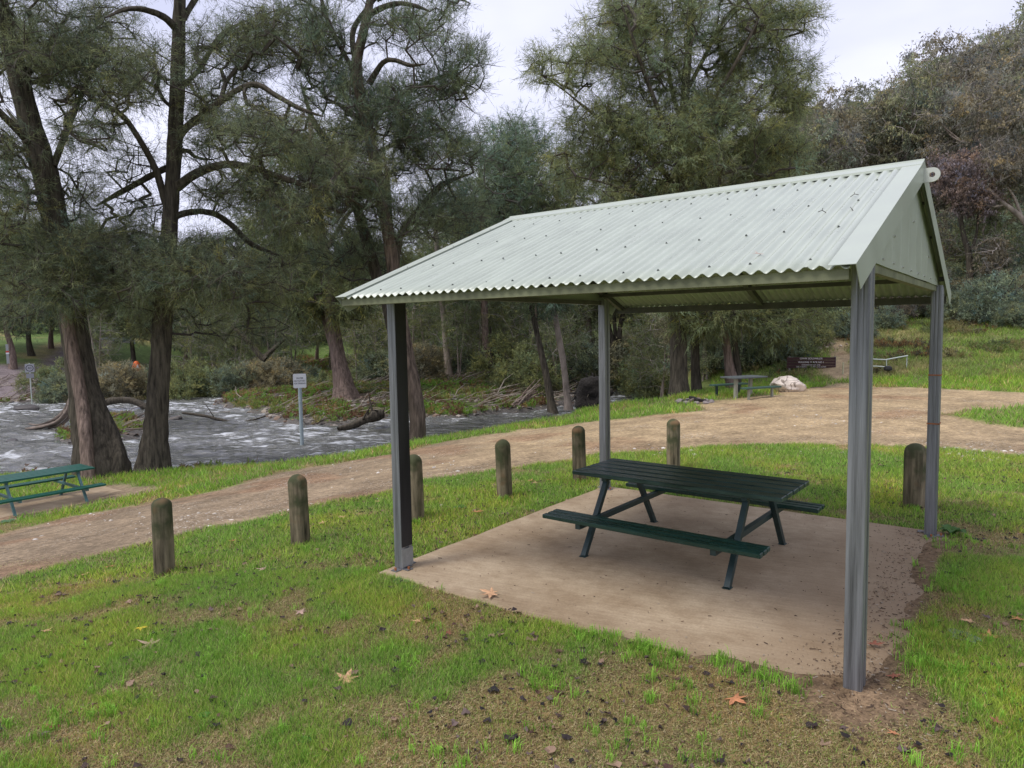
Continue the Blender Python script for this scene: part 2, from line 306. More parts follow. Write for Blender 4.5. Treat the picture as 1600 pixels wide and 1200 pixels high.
def slab_mat():
    m = mat('stained_concrete', (.435, .345, .235), .72, spec=.3); t, b = nodes_of(m); L = t.links.new
    src = b.inputs['Base Color'].links[0].from_socket; tcn = N(t, 'ShaderNodeTexCoord')
    def nz(sc, det, ro=.6):
        n = N(t, 'ShaderNodeTexNoise'); n.inputs['Scale'].default_value = sc; n.inputs['Detail'].default_value = det; n.inputs['Roughness'].default_value = ro; L(tcn.outputs['Object'], n.inputs['Vector']); return n.outputs[0]
    def ramp(s, p0, c0, p1, c1):
        r = N(t, 'ShaderNodeValToRGB'); e = r.color_ramp.elements; e[0].position = p0; e[0].color = (*c0, 1); e[1].position = p1; e[1].color = (*c1, 1); L(s, r.inputs[0]); return r.outputs[0]
    def mul(c, f):
        x = N(t, 'ShaderNodeMix', data_type='RGBA', blend_type='MULTIPLY'); x.inputs[0].default_value = 1; L(c, x.inputs[6]); L(f, x.inputs[7]); return x.outputs[2]
    c = mul(src, ramp(nz(.75, 6), .32, (.70, .64, .58), .66, (1.12, 1.12, 1.14)))
    c = mul(c, ramp(nz(3.2, 6, .7), .34, (.78, .74, .70), .6, (1.05, 1.05, 1.05)))
    c = mul(c, ramp(nz(55, 3), .3, (.86, .86, .86), .7, (1.1, 1.1, 1.1)))
    mt_ = N(t, 'ShaderNodeMapping', vector_type='TEXTURE'); mt_.inputs['Rotation'].default_value = (0, 0, R_(12)); mt_.inputs['Scale'].default_value = (.6, .05, 1); L(tcn.outputs['Object'], mt_.inputs[0]); n9 = N(t, 'ShaderNodeTexNoise'); n9.inputs['Scale'].default_value = 1.6; n9.inputs['Detail'].default_value = 6; n9.inputs['Roughness'].default_value = .7; L(mt_.outputs[0], n9.inputs['Vector'])
    c = mul(c, ramp(n9.outputs[0], .35, (.86, .85, .83), .6, (1.04, 1.04, 1.04)))
    # fine dark spots
    vo = N(t, 'ShaderNodeTexVoronoi'); vo.inputs['Scale'].default_value = 9; L(tcn.outputs['Object'], vo.inputs['Vector'])
    c = mul(c, ramp(vo.outputs['Distance'], .025, (.45, .4, .35), .05, (1, 1, 1)))
    # film of washed-in soil towards the right and front-right edges
    spx = N(t, 'ShaderNodeSeparateXYZ'); L(tcn.outputs['Object'], spx.inputs[0]); s1 = N(t, 'ShaderNodeMath', operation='MULTIPLY_ADD'); L(nz(1.6, 6, .65), s1.inputs[0]); s1.inputs[1].default_value = 2.4; L(spx.outputs[0], s1.inputs[2])
    s2 = N(t, 'ShaderNodeMapRange'); s2.inputs[1].default_value = .35; s2.inputs[2].default_value = 1.35; s2.inputs[3].default_value = 0; s2.inputs[4].default_value = .75; L(s1.outputs[0], s2.inputs[0])
    xx = N(t, 'ShaderNodeMix', data_type='RGBA'); L(s2.outputs[0], xx.inputs[0]); L(c, xx.inputs[6]); xx.inputs[7].default_value = (.24, .165, .10, 1); c = xx.outputs[2]
    L(c, b.inputs['Base Color'])
    bp = N(t, 'ShaderNodeBump'); bp.inputs['Strength'].default_value = .25; bp.inputs['Distance'].default_value = .01; L(nz(30, 6), bp.inputs['Height']); L(bp.outputs[0], b.inputs['Normal'])
    return m
M_SLAB = slab_mat()
def water_mat():
    m = mat('river_water', (.05, .055, .05), .12, spec=.6); t, b = nodes_of(m); L = t.links.new
    tcn = N(t, 'ShaderNodeTexCoord'); a = N(t, 'ShaderNodeAttribute', attribute_name='Col'); sp = N(t, 'ShaderNodeSeparateColor'); L(a.outputs['Color'], sp.inputs[0])
    mp_ = N(t, 'ShaderNodeMapping', vector_type='TEXTURE'); mp_.inputs['Rotation'].default_value = (0, 0, R_(35)); mp_.inputs['Scale'].default_value = (1.6, .42, 1); L(tcn.outputs['Object'], mp_.inputs[0])
    n = N(t, 'ShaderNodeTexNoise'); n.inputs['Scale'].default_value = 1.5; n.inputs['Detail'].default_value = 6; n.inputs['Roughness'].default_value = .62; L(mp_.outputs[0], n.inputs['Vector'])
    ad = N(t, 'ShaderNodeMath', operation='MULTIPLY_ADD'); L(sp.outputs[0], ad.inputs[0]); ad.inputs[1].default_value = .23; L(n.outputs[0], ad.inputs[2])
    r = N(t, 'ShaderNodeValToRGB'); e = r.color_ramp.elements; e[0].position = .75; e[1].position = .86; L(ad.outputs[0], r.inputs[0])
    rb_ = N(t, 'ShaderNodeValToRGB'); eb = rb_.color_ramp.elements; eb[0].position = .42; eb[0].color = (.030, .031, .026, 1); eb[1].position = .68; eb[1].color = (.11, .112, .10, 1); L(ad.outputs[0], rb_.inputs[0])
    x = N(t, 'ShaderNodeMix', data_type='RGBA'); L(r.outputs[0], x.inputs[0]); L(rb_.outputs[0], x.inputs[6]); x.inputs[7].default_value = (.60, .62, .64, 1); L(x.outputs[2], b.inputs['Base Color'])
    rr = N(t, 'ShaderNodeMapRange'); rr.inputs[3].default_value = .08; rr.inputs[4].default_value = .7; L(r.outputs[0], rr.inputs[0]); L(rr.outputs[0], b.inputs['Roughness'])
    bp = N(t, 'ShaderNodeBump'); bp.inputs['Strength'].default_value = .9; bp.inputs['Distance'].default_value = .25; L(n.outputs[0], bp.inputs['Height'])
    n2 = N(t, 'ShaderNodeTexNoise'); n2.inputs['Scale'].default_value = 5; n2.inputs['Detail'].default_value = 5; L(mp_.outputs[0], n2.inputs['Vector'])
    b2 = N(t, 'ShaderNodeBump'); b2.inputs['Strength'].default_value = .6; b2.inputs['Distance'].default_value = .04; L(n2.outputs[0], b2.inputs['Height']); L(bp.outputs[0], b2.inputs['Normal'])
    L(b2.outputs[0], b.inputs['Normal']); return m
M_WATER = water_mat()

# ------------------------------------------------------------ object helpers
def mk(name, V, F, material=None, parent=None, col=None, smooth=False, mi=None, extra=None):
    """V (n,3); F: array (m,k) of equal polygons, or a list of such arrays / lists"""
    V = np.asarray(V, np.float32); me = bpy.data.meshes.new(name)
    Fs = F if isinstance(F, list) and len(F) and isinstance(F[0], np.ndarray) else None
    if Fs is None and isinstance(F, np.ndarray): Fs = [F]
    if Fs is None:
        tot = np.array([len(f) for f in F]); idx = np.array([i for f in F for i in f])
    else:
        Fs = [f for f in Fs if len(f)]
        tot = np.concatenate([np.full(len(f), f.shape[1]) for f in Fs]); idx = np.concatenate([f.ravel() for f in Fs])
    me.vertices.add(len(V)); me.vertices.foreach_set('co', V.ravel())
    me.loops.add(len(idx)); me.loops.foreach_set('vertex_index', idx.astype(np.int32))
    st = np.concatenate([[0], np.cumsum(tot)[:-1]]).astype(np.int32)
    me.polygons.add(len(tot)); me.polygons.foreach_set('loop_start', st)
    try: me.polygons.foreach_set('loop_total', tot.astype(np.int32))
    except Exception: pass
    if mi is not None: me.polygons.foreach_set('material_index', np.asarray(mi, np.int32))
    me.update(calc_edges=True)
    me.polygons.foreach_set('use_smooth', np.full(len(tot), bool(smooth)))
    for nm, c in (('Col', col), ('Mask', extra)):
        if c is not None:
            a = me.color_attributes.new(nm, 'FLOAT_COLOR', 'POINT'); c = np.asarray(c, np.float32)
            if c.shape[1] == 3: c = np.concatenate([c, np.ones((len(c), 1), np.float32)], 1)
            a.data.foreach_set('color', c.ravel())
    for m in (material if isinstance(material, (list, tuple)) else [material]):
        if m: me.materials.append(m)
    o = bpy.data.objects.new(name, me); COL.objects.link(o); o.parent = parent
    return o
def tag(o, label, cat, group=None, kind=None):
    if label: o['label'] = label
    if cat: o['category'] = cat
    if group: o['group'] = group
    if kind: o['kind'] = kind
    return o
def thing(name, label, cat, loc=(0, 0, 0), rz=0, group=None):
    o = bpy.data.objects.new(name, None); COL.objects.link(o); o.empty_display_size = .1
    o.location = Vector([float(v) for v in loc]); o.rotation_euler = (0, 0, rz); return tag(o, label, cat, group)
class MB:
    def __init__(s): s.V = []; s.F = []; s.mi = []; s.m = 0
    def add(s, V, F):
        b = len(s.V); s.V.extend([tuple(map(float, v)) for v in V]); s.F.extend([tuple(i + b for i in f) for f in F]); s.mi.extend([s.m] * len(F))
    def box(s, c, d, M=None, bev=0):
        """box centred c with size d; bev chamfers the long edges"""
        x, y, z = [v / 2 for v in d]
        if bev <= 0:
            V = [(-x, -y, -z), (x, -y, -z), (x, y, -z), (-x, y, -z), (-x, -y, z), (x, -y, z), (x, y, z), (-x, y, z)]
            F = [(0, 3, 2, 1), (4, 5, 6, 7), (0, 1, 5, 4), (1, 2, 6, 5), (2, 3, 7, 6), (3, 0, 4, 7)]
        else:
            b = bev; ring = [(-y + b, -z), (y - b, -z), (y, -z + b), (y, z - b), (y - b, z), (-y + b, z), (-y, z - b), (-y, -z + b)]
            V = []
            for xx, k in ((-x, 1), (-x + b, 0), (x - b, 0), (x, 1)):
                for (a, c2) in ring:
                    V.append((xx, a * (1 - (b / y) * k * .6), c2 * (1 - (b / z) * k * .6)))
            F = [tuple(range(7, -1, -1)), tuple(range(24, 32))]
            for r_ in range(3):
                for i in range(8): j = (i + 1) % 8; F.append((r_ * 8 + i, r_ * 8 + j, (r_ + 1) * 8 + j, (r_ + 1) * 8 + i))
        V = [Vector(v) for v in V]
        if M is not None: V = [M @ v for v in V]
        s.add([(v[0] + c[0], v[1] + c[1], v[2] + c[2]) for v in V], F)
    def bar(s, a, b, w_, h_, up=(0, 0, 1), bev=0):
        a = Vector(a); b = Vector(b); d = b - a; L = d.length; X = d.normalized(); U = Vector(up); Y = U.cross(X).normalized(); Z = X.cross(Y)
        M = Matrix((X, Y, Z)).transposed(); s.box((a + b) / 2, (L, w_, h_), M, bev)
    def prism(s, pts, z0, z1, M=None):          # pts 2D outline extruded along z
        n = len(pts); V = [Vector((x, y, z0)) for x, y in pts] + [Vector((x, y, z1)) for x, y in pts]
        if M is not None: V = [M @ v for v in V]
        s.add(V, [tuple(range(n - 1, -1, -1)), tuple(range(n, 2 * n))] + [(i, (i + 1) % n, n + (i + 1) % n, n + i) for i in range(n)])
    def tube(s, pts, rad, n=8, cap=True):
        pts = [Vector([float(q) for q in p]) for p in pts]; b = len(s.V); m = len(pts); rad = rad if isinstance(rad, (list, tuple, np.ndarray)) else [rad] * m
        X = None; V = []
        for i, p in enumerate(pts):
            d = (pts[min(i + 1, m - 1)] - pts[max(i - 1, 0)]).normalized()
            if X is None: X = d.orthogonal().normalized()
            X = (X - d * X.dot(d)).normalized(); Y = d.cross(X)
            for k in range(n):
                a = 2 * math.pi * k / n; V.append(p + (X * math.cos(a) + Y * math.sin(a)) * rad[i])
        F = [(i * n + k, i * n + (k + 1) % n, (i + 1) * n + (k + 1) % n, (i + 1) * n + k) for i in range(m - 1) for k in range(n)]
        if cap: F += [tuple(range(n - 1, -1, -1)), tuple(range((m - 1) * n, m * n))]
        s.add(V, F)
    def lathe(s, prof, n=20, c=(0, 0, 0)):
        V = []
        for r, z in prof:
            for k in range(n): a = 2 * math.pi * k / n; V.append((c[0] + r * math.cos(a), c[1] + r * math.sin(a), c[2] + z))
        m = len(prof)
        s.add(V, [(i * n + k, i * n + (k + 1) % n, (i + 1) * n + (k + 1) % n, (i + 1) * n + k) for i in range(m - 1) for k in range(n)] + [tuple(range(n - 1, -1, -1)), tuple(range((m - 1) * n, m * n))])
    def build(s, name, material, parent=None, smooth=False):
        return mk(name, s.V, s.F, material, parent, smooth=smooth, mi=s.mi)
def gz(x, y): return float(Hs(np.array([x]), np.array([y]))[0])
def copy_tree(o, loc=None, rz=None, sc=None):
    c = o.copy(); COL.objects.link(c)
    for ch in o.children:
        d = ch.copy(); COL.objects.link(d); d.parent = c
        for g in ch.children: e = g.copy(); COL.objects.link(e); e.parent = d
    if loc is not None: c.location = Vector([float(v) for v in loc])
    if rz is not None: c.rotation_euler = (0, 0, rz)
    if sc is not None: c.scale = (sc, sc, sc) if not isinstance(sc, tuple) else sc
    return c
#PART2
# ------------------------------------------------------------ ground sheet
def axis(a, b, st, far, gr):
    core = list(np.arange(a, b + 1e-6, st)); L = []; x = a; s_ = st
    while x > -far: s_ = st + gr * (a - x); x -= s_; L.append(x)
    Rr = []; x = core[-1]
    while x < far: s_ = st + gr * (x - core[-1]); x += s_; Rr.append(x)
    return np.array(L[::-1] + core + Rr)
GX = axis(-12, 3, .12, 420, .022); GY = axis(-4.5, 12, .12, 420, .022)
XX, YY = np.meshgrid(GX, GY, indexing='ij'); X = XX.ravel(); Y = YY.ravel()
B_, DN, WD, SS, TT, PXX, DD, HILL = terrain(X, Y); Z = lower(X, Y, B_)
DIRT = dirt(X, Y); LUSH = lush(X, Y)
WAT = sstep(-1.6, -.2, WD) * (DN > .8); beyond = sstep(.6, 1.8, DN) * (HILL < .2)
Z = Z - DIRT * .015 * (slab_sd(X, Y) < -.5) + (fbm(X * 4, Y * 4, 51, 3) - .5) * .03 * (slab_sd(X, Y) < -.4)
def lerp(a, b, t): return a * (1 - t)[:, None] + b * t[:, None]
c1 = lerp(np.array([.25, .19, .09])[None], np.array([.16, .21, .05])[None], sstep(.2, .6, LUSH))
farg = sstep(14, 26, SS); big = fbm(X / 5, Y / 5, 61)
straw = sstep(.50, .66, big + .1 * (fbm(X, Y, 62) - .5)) * (HILL > .25)
c1 = lerp(c1, np.where((PXX > 1050)[:, None], np.array([.16, .20, .06])[None], np.array([.10, .15, .04])[None]), farg)
c1 = lerp(c1, np.array([.28, .24, .10])[None], straw * .85)
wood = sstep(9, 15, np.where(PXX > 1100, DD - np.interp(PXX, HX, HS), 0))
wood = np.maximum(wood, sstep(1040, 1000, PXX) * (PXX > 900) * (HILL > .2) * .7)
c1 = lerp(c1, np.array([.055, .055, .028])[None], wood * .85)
c1 = lerp(c1, lerp(np.array([.13, .10, .06])[None], np.array([.08, .11, .03])[None], sstep(.45, .55, fbm(X / 1.5, Y / 1.5, 71))), beyond)
c1 = lerp(c1, np.array([.12, .11, .10])[None], WAT)
dc = lerp(np.array([.265, .20, .132])[None], np.array([.385, .285, .165])[None], sstep(9, 15, SS) * sstep(-6, 0, TT - .1 * SS))
dc = lerp(dc, np.array([.25, .14, .08])[None], sstep(.55, .7, fbm(X / 1.7, Y / 1.7, 81)) * .5)
nearS = sstep(-1.2, -.2, slab_sd(X, Y)); dc = lerp(dc, np.array([.19, .13, .078])[None], nearS * sstep(-2, -.5, X))
rut = np.exp(-((poly_sd(X, Y, track) - .75) / .28) ** 2); dc = dc * (1 - .16 * rut * (SS < 14))[:, None]
rd = sstep(-1, .5, poly_sd(X, Y, road)); dc = lerp(dc, np.array([.20, .165, .165])[None], rd)
gcol = lerp(c1, dc, DIRT)
trk = np.maximum(sstep(0, .2, poly_sd(X, Y, track)), 0) * DIRT
nx, ny = len(GX), len(GY); ii, jj = np.meshgrid(np.arange(nx - 1), np.arange(ny - 1), indexing='ij')
a0 = (ii * ny + jj).ravel(); F = np.stack([a0, a0 + ny, a0 + ny + 1, a0 + 1], 1)
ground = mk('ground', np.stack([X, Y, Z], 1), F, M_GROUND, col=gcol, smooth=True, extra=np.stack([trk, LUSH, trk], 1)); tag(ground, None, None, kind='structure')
Zg = Z.reshape(nx, ny)
def gi(A, x, y):
    A = A.reshape(nx, ny); x = np.atleast_1d(x); y = np.atleast_1d(y)
    i = np.clip(np.searchsorted(GX, x) - 1, 0, nx - 2); j = np.clip(np.searchsorted(GY, y) - 1, 0, ny - 2)
    u = (x - GX[i]) / (GX[i + 1] - GX[i]); v = (y - GY[j]) / (GY[j + 1] - GY[j])
    return (A[i, j] * (1 - u) + A[i + 1, j] * u) * (1 - v) + (A[i, j + 1] * (1 - u) + A[i + 1, j + 1] * u) * v
def gz(x, y): return float(gi(Zg, x, y)[0])
def hit(px, py, t0=2.5, t1=140, zmin=-9):
    """ground (or river) point seen at a pixel, world coordinates"""
    d = ray(px, py); t = np.arange(t0, t1, .04); P = CAM + d * t[:, None]; h = np.maximum(gi(Zg, P[:, 0], P[:, 1]), zmin); k = np.where(P[:, 2] < h)[0]
    return P[k[0]] if len(k) else P[-1]
def onb(px, dep):
    """ground point on the bearing of a pixel column at a depth"""
    q = at(px, 516, dep); return np.array([q[0], q[1], gz(q[0], q[1])])
# concrete slab under the shelter (irregular cast edge) and the second pad
def slab(name, x0, x1, y0, y1, z0, z1, tilt=0):
    P = []; n = 24
    for k in range(n): P.append((x0 + (x1 - x0) * k / n, y0))
    for k in range(n): P.append((x1, y0 + (y1 - y0) * k / n))
    for k in range(n): P.append((x1 - (x1 - x0) * k / n, y1))
    for k in range(n): P.append((x0, y1 - (y1 - y0) * k / n))
    P = np.array(P); P += (np.stack([fbm(P[:, 0] * 2, P[:, 1] * 2, 91), fbm(P[:, 0] * 2, P[:, 1] * 2, 92)], 1) - .5) * .05
    m = len(P); c = P.mean(0); V = [(*p, z0) for p in P] + [(*p, z1 - .012) for p in P] + [(*(c + (p - c) * .994), z1) for p in P]
    F = [(i, (i + 1) % m, m + (i + 1) % m, m + i) for i in range(m)] + [(m + i, m + (i + 1) % m, 2 * m + (i + 1) % m, 2 * m + i) for i in range(m)] + [tuple(range(2 * m, 3 * m))]
    V = [(x, y, z + tilt * (x - c[0])) for x, y, z in V]
    o = mk(name, V, F, M_SLAB); tag(o, None, None, kind='structure'); return o
slab('concrete_slab', *SLAB, -.16, 0)
TBZ = -1.62
slab('concrete_pad', -18.2, -16.15, -1.0, 3.3, TBZ - .25, TBZ, .0)

# ------------------------------------------------------------ river
wx = np.arange(-100, -8, .19); wy = np.arange(-24, 44, .19)
WX, WY = np.meshgrid(wx, wy, indexing='ij'); x = WX.ravel(); y = WY.ravel()
_, dn_, wd_, ss_, tt_, px_, _, _ = terrain(x, y)
zz = gi(Zg, x, y)
u = x * math.cos(R_(35)) + y * math.sin(R_(35)); v = -x * math.sin(R_(35)) + y * math.cos(R_(35))
rap = fbm(x / 6, y / 6, 101) ; rap = sstep(.42, .72, rap + .12 * sstep(520, 100, px_) + .12 * sstep(.0, .6, 1 - np.abs(wd_) / 3))
wav = (fbm(u * .7, v * 1.9, 103, 4) - .5) * (.20 + .26 * rap) + (fbm(u * 1.8, v * 3.4, 104, 3) - .5) * .13
nyw = len(wy); ok = (wd_ > -1.6) & (zz < ZW + .3); okg = ok.reshape(len(wx), nyw)
cell = okg[:-1, :-1] & okg[1:, :-1] & okg[:-1, 1:] & okg[1:, 1:]
I, J = np.where(cell); a0 = I * nyw + J; F = np.stack([a0, a0 + nyw, a0 + nyw + 1, a0 + 1], 1)
use = np.unique(F); re = np.full(len(x), -1); re[use] = np.arange(len(use))
o = mk('river_water', np.stack([x, y, ZW + wav], 1)[use], re[F], M_WATER, col=np.stack([rap, rap, rap], 1)[use], smooth=True); tag(o, None, None, kind='structure')

# ------------------------------------------------------------ grass
def blades(name, px_rng, dep_rng, n, ln, wd, label, hill=False, seed=0):
    r = np.random.default_rng(100 + seed); m = int(n)
    # sample uniformly on the ground in the wedge seen (and a margin on either side)
    dep = np.sqrt(r.uniform(dep_rng[0] ** 2, dep_rng[1] ** 2, m)); px = r.uniform(*px_rng, m)
    x = CAM[0] - .601 * dep + .7999 * dep * (px - 800) / FPX; y = CAM[1] + .799 * dep + .6 * dep * (px - 800) / FPX
    d = gi(DIRT, x, y); L = gi(LUSH, x, y) + r.normal(0, .13, m); dn = gi(DN, x, y); hl = gi(HILL, x, y); sd = slab_sd(x, y)
    fine = fbm(x * 3.5, y * 3.5, 131, 2)
    keep = (r.random(m) > d * 1.25) & ((sd < .015) | (y < yedge(x, y) - .01)) & ((dn < .9) | (hl > .3)) & (r.random(m) < .35 + 1.1 * fine)
    keep &= (gi(WD, x, y) < -1.2)
    if hill: keep &= r.random(m) > gi(wood, x, y) * 1.1
    x, y, L, dn, hl, px = [q[keep] for q in (x, y, L, dn, hl, px)]; m = len(x)
    sdc = dep[keep]
    z = gi(Zg, x, y); Lc = sstep(.15, .62, L)
    h = (ln[0] + (ln[1] - ln[0]) * Lc) * r.uniform(.55, 1.35, m); wv = r.uniform(.7, 1.3, m) * (wd[0] + (wd[1] - wd[0]) * Lc)
    a = r.uniform(0, 2 * np.pi, m); ta = r.uniform(0, 2 * np.pi, m); tl = r.uniform(.2, 1.1, m) * h
    bx = np.cos(a) * wv / 2; by = np.sin(a) * wv / 2
    tip = np.stack([x + np.cos(ta) * tl, y + np.sin(ta) * tl, z + h], 1)
    V = np.empty((m, 3, 3)); V[:, 0] = np.stack([x - bx, y - by, z - .006], 1); V[:, 1] = np.stack([x + bx, y + by, z - .006], 1); V[:, 2] = tip
    g = np.array([.26, .46, .065]); g2 = np.array([.44, .64, .11]); st = np.array([.56, .46, .23]); dk = np.array([.10, .22, .045])
    q = r.random(m); C = lerp(g[None], g2[None], q); C = lerp(C, dk[None], (r.random(m) < .22) * .8)
    isst = (r.random(m) > Lc * .74 + .12); C = lerp(C, st[None] * r.uniform(.3, 1.3, m)[:, None], isst * 1.); hv = fbm(x / .8, y / .8, 161, 3); C = C * (1 + np.array([.5, .16, 0])[None] * (np.maximum(hv - .42, -.08) * 2.4)[:, None])
    bright = sstep(9, 20, sdc) * .5; C = lerp(C, np.array([.30, .54, .06])[None], bright * (1 - isst))
    stv = sstep(.5, .66, fbm(x / 5, y / 5, 61)) * (hl > .25); C = lerp(C, st[None] * .8, stv * .85 * (r.random(m) < .8)); C = lerp(C, np.array([.24, .27, .10])[None], (hl > .2) * .65 * (r.random(m) < .7))
    C = C * r.uniform(.75, 1.25, m)[:, None]
    cc = np.repeat(C[:, None], 3, 1); cc[:, :2] *= .8
    o = mk(name, V.reshape(-1, 3), np.arange(3 * m).reshape(-1, 3), M_GRASS, col=cc.reshape(-1, 3)); tag(o, label, 'grass', kind='stuff')
    return o
blades('lawn_grass', (-700, 2500), (2.4, 6.5), 1250000, (.018, .042), (.0034, .0052), 'short mixed green and straw coloured lawn in the foreground', seed=1)
blades('bollard_side_grass', (-600, 2400), (6.5, 14), 600000, (.025, .06), (.006, .010), 'bright green grass around the bollards and beside the track', seed=2)
blades('riverbank_grass', (-500, 2300), (14, 27), 260000, (.06, .13), (.014, .024), 'bright green grass strip between the track and the river', seed=3)
blades('hillside_grass', (900, 1900), (22, 48), 320000, (.06, .17), (.014, .028), 'rough green and straw grass on the slope behind the dirt clearing', hill=True, seed=4)
def thatch(n, seed):
    r = np.random.default_rng(seed); dep = np.sqrt(r.uniform(2.4 ** 2, 8.5 ** 2, n)); px = r.uniform(-200, 1800, n)
    x = CAM[0] - .601 * dep + .7999 * dep * (px - 800) / FPX; y = CAM[1] + .799 * dep + .6 * dep * (px - 800) / FPX
    k = (r.random(n) > gi(DIRT, x, y) * .93) & (slab_sd(x, y) < .03) & (r.random(n) > sstep(.35, .95, gi(LUSH, x, y)) * .75); x, y = x[k], y[k]; m = len(x); z = gi(Zg, x, y)
    a = r.uniform(0, 6.283, m); L = r.uniform(.008, .035, m); wv = r.uniform(.0016, .0036, m); h0 = r.uniform(0, .008, m); h1 = r.uniform(.002, .018, m)
    V = np.empty((m, 3, 3)); V[:, 0] = np.stack([x + np.sin(a) * wv, y - np.cos(a) * wv, z + h0], 1); V[:, 1] = np.stack([x - np.sin(a) * wv, y + np.cos(a) * wv, z + h0 + .001], 1); V[:, 2] = np.stack([x + np.cos(a) * L, y + np.sin(a) * L, z + h1], 1)
    P = np.array([[.52, .42, .22], [.40, .30, .14], [.62, .52, .30], [.16, .11, .06], [.26, .34, .08], [.30, .42, .10], [.08, .055, .035]]); C = P[r.choice(7, m, p=[.25, .2, .12, .13, .14, .1, .06])] * r.uniform(.6, 1.2, (m, 1))
    o = mk('dry_thatch', V.reshape(-1, 3), np.arange(3 * m).reshape(-1, 3), M_GRASS, col=np.repeat(C, 3, 0)); tag(o, 'dry straw thatch and clippings lying in the worn turf', 'thatch', kind='stuff')
thatch(800000, 55)
# tufts growing along the slab's front edge and beside its right corner
def tufts(name, spots, label, seed, hmin=.03, hmax=.085):
    r = np.random.default_rng(seed); VV = []; CC = []
    for (sx, sy, rad, n) in spots:
        for k in range(n):
            cx = sx + r.normal(0, rad); cy = sy + r.normal(0, rad)
            if slab_sd(cx, cy) > .0 and not (cx > -.1 or cy < yedge(cx, cy)): continue
            zz_ = gz(cx, cy); nb = int(r.integers(7, 24))
            a = r.uniform(0, 6.283, nb); h = r.uniform(hmin, hmax, nb); sp_ = r.uniform(.2, .9, nb) * h; wv = r.uniform(.0035, .006, nb)
            b0 = r.normal(0, .02, (nb, 2)); x0 = cx + b0[:, 0]; y0 = cy + b0[:, 1]
            px_ = -np.sin(a) * wv / 2; py_ = np.cos(a) * wv / 2
            m0 = np.stack([x0 + np.cos(a) * sp_ * .35, y0 + np.sin(a) * sp_ * .35, zz_ + h * .7], 1); tp = np.stack([x0 + np.cos(a) * sp_, y0 + np.sin(a) * sp_, zz_ + h * .85], 1)
            A = np.stack([x0 - px_, y0 - py_, np.full(nb, zz_ - .01)], 1); B = np.stack([x0 + px_, y0 + py_, np.full(nb, zz_ - .01)], 1); off = np.stack([px_, py_, 0 * px_], 1) * .8
            VV.append(np.stack([A, B, m0 + off, m0 - off, tp], 1).reshape(-1, 3))
            c = np.array([.25, .48, .06]) * r.uniform(.6, 1.35) * r.uniform(.8, 1.2, (nb, 1)); CC.append(np.repeat(c, 5, 0))
    V = np.concatenate(VV); nb = len(V) // 5; b = np.arange(nb)[:, None] * 5
    o = mk(name, V, [b + np.array([[0, 1, 2, 3]]), b + np.array([[3, 2, 4]])], M_GRASS, col=np.concatenate(CC)); tag(o, label, 'grass', kind='stuff')
sp = []
for px, py, rd_, n in [(860, 1055, .12, 16), (900, 1000, .1, 12), (950, 1000, .08, 12), (1000, 1012, .08, 16), (1050, 1030, .07, 14), (1130, 1048, .07, 14), (1190, 1062, .06, 12), (1240, 1085, .08, 10), (640, 1035, .14, 14), (720, 930, .12, 6),
                       (1430, 1000, .12, 22), (1500, 1060, .16, 24), (1560, 1090, .18, 24), (1450, 1035, .08, 14), (1470, 905, .15, 22), (1550, 930, .18, 22), (1590, 1130, .16, 16), (140, 1150, .2, 16), (60, 1130, .2, 14), (380, 1010, .2, 8), (340, 990, .2, 10), (90, 960, .3, 10), (1500, 850, .2, 16), (640, 900, .12, 6), (560, 900, .2, 10), (770, 870, .3, 10), (980, 1170, .15, 8)]:
    q = hit(px, py); sp.append((q[0], q[1], rd_, n))
rt0 = np.random.default_rng(31)
for _ in range(170):
    q = hit(rt0.uniform(-60, 1660), rt0.uniform(900, 1230))
    if slab_sd(q[0], q[1]) < -.05 and gi(DIRT, q[0], q[1])[0] < .4: sp.append((q[0], q[1], rt0.uniform(.02, .07), int(rt0.uniform(1, 3))))
tufts('grass_tufts', sp, 'longer green grass tufts along the front edge of the concrete', 77)
tufts('post_foot_grass', [(*(np.array(q)), .05, 5) for q in [(-4.1, -.1), (.2, 3.95), (-5.57, -1.41), (-5.3, -.11), (-4.95, 1.24), (-4.74, 2.68), (-4.45, 4.11), (-.29, 4.95)]], 'small grass tufts round the feet of posts and bollards', 78, .04, .1)

# dark crumpled leaf litter over the lawn
r = np.random.default_rng(9); n = 8500
dep = np.sqrt(r.uniform(2.6 ** 2, 11 ** 2, n)); px = r.uniform(-200, 1800, n)
x = CAM[0] - .601 * dep + .7999 * dep * (px - 800) / FPX; y = CAM[1] + .799 * dep + .6 * dep * (px - 800) / FPX
k = (slab_sd(x, y) < -.02) & (gi(DIRT, x, y) < .6) & (r.random(n) < .3 + 1.3 * sstep(.45, .68, fbm(x * 1.2, y * 1.2, 141))); x = x[k]; y = y[k]; n = len(x)
z = gi(Zg, x, y) + r.uniform(.008, .03, n); VV = np.empty((n, 9, 3)); CC = np.empty((n, 9, 3))
s_ = r.uniform(.010, .026, n) * r.choice([.7, .9, 1.2, 1.6], n)
for j in range(8):
    a = j * np.pi / 4 + r.uniform(-.3, .3, n); rr = s_ * r.uniform(.35, 1.15, n); VV[:, j] = np.stack([x + np.cos(a) * rr, y + np.sin(a) * rr, z + r.uniform(-.008, .016, n)], 1)
VV[:, 8] = np.stack([x, y, z], 1)
pal = np.array([[.03, .022, .022], [.05, .032, .026], [.10, .055, .04], [.02, .017, .018], [.24, .16, .11], [.12, .085, .075]]); ci = r.integers(0, 6, n); CC[:] = (pal[ci] * r.uniform(.7, 1.3, (n, 1)))[:, None]
b = np.arange(n)[:, None] * 9; F = np.concatenate([b + np.array([[j, (j + 1) % 8, 8]]) for j in range(8)])
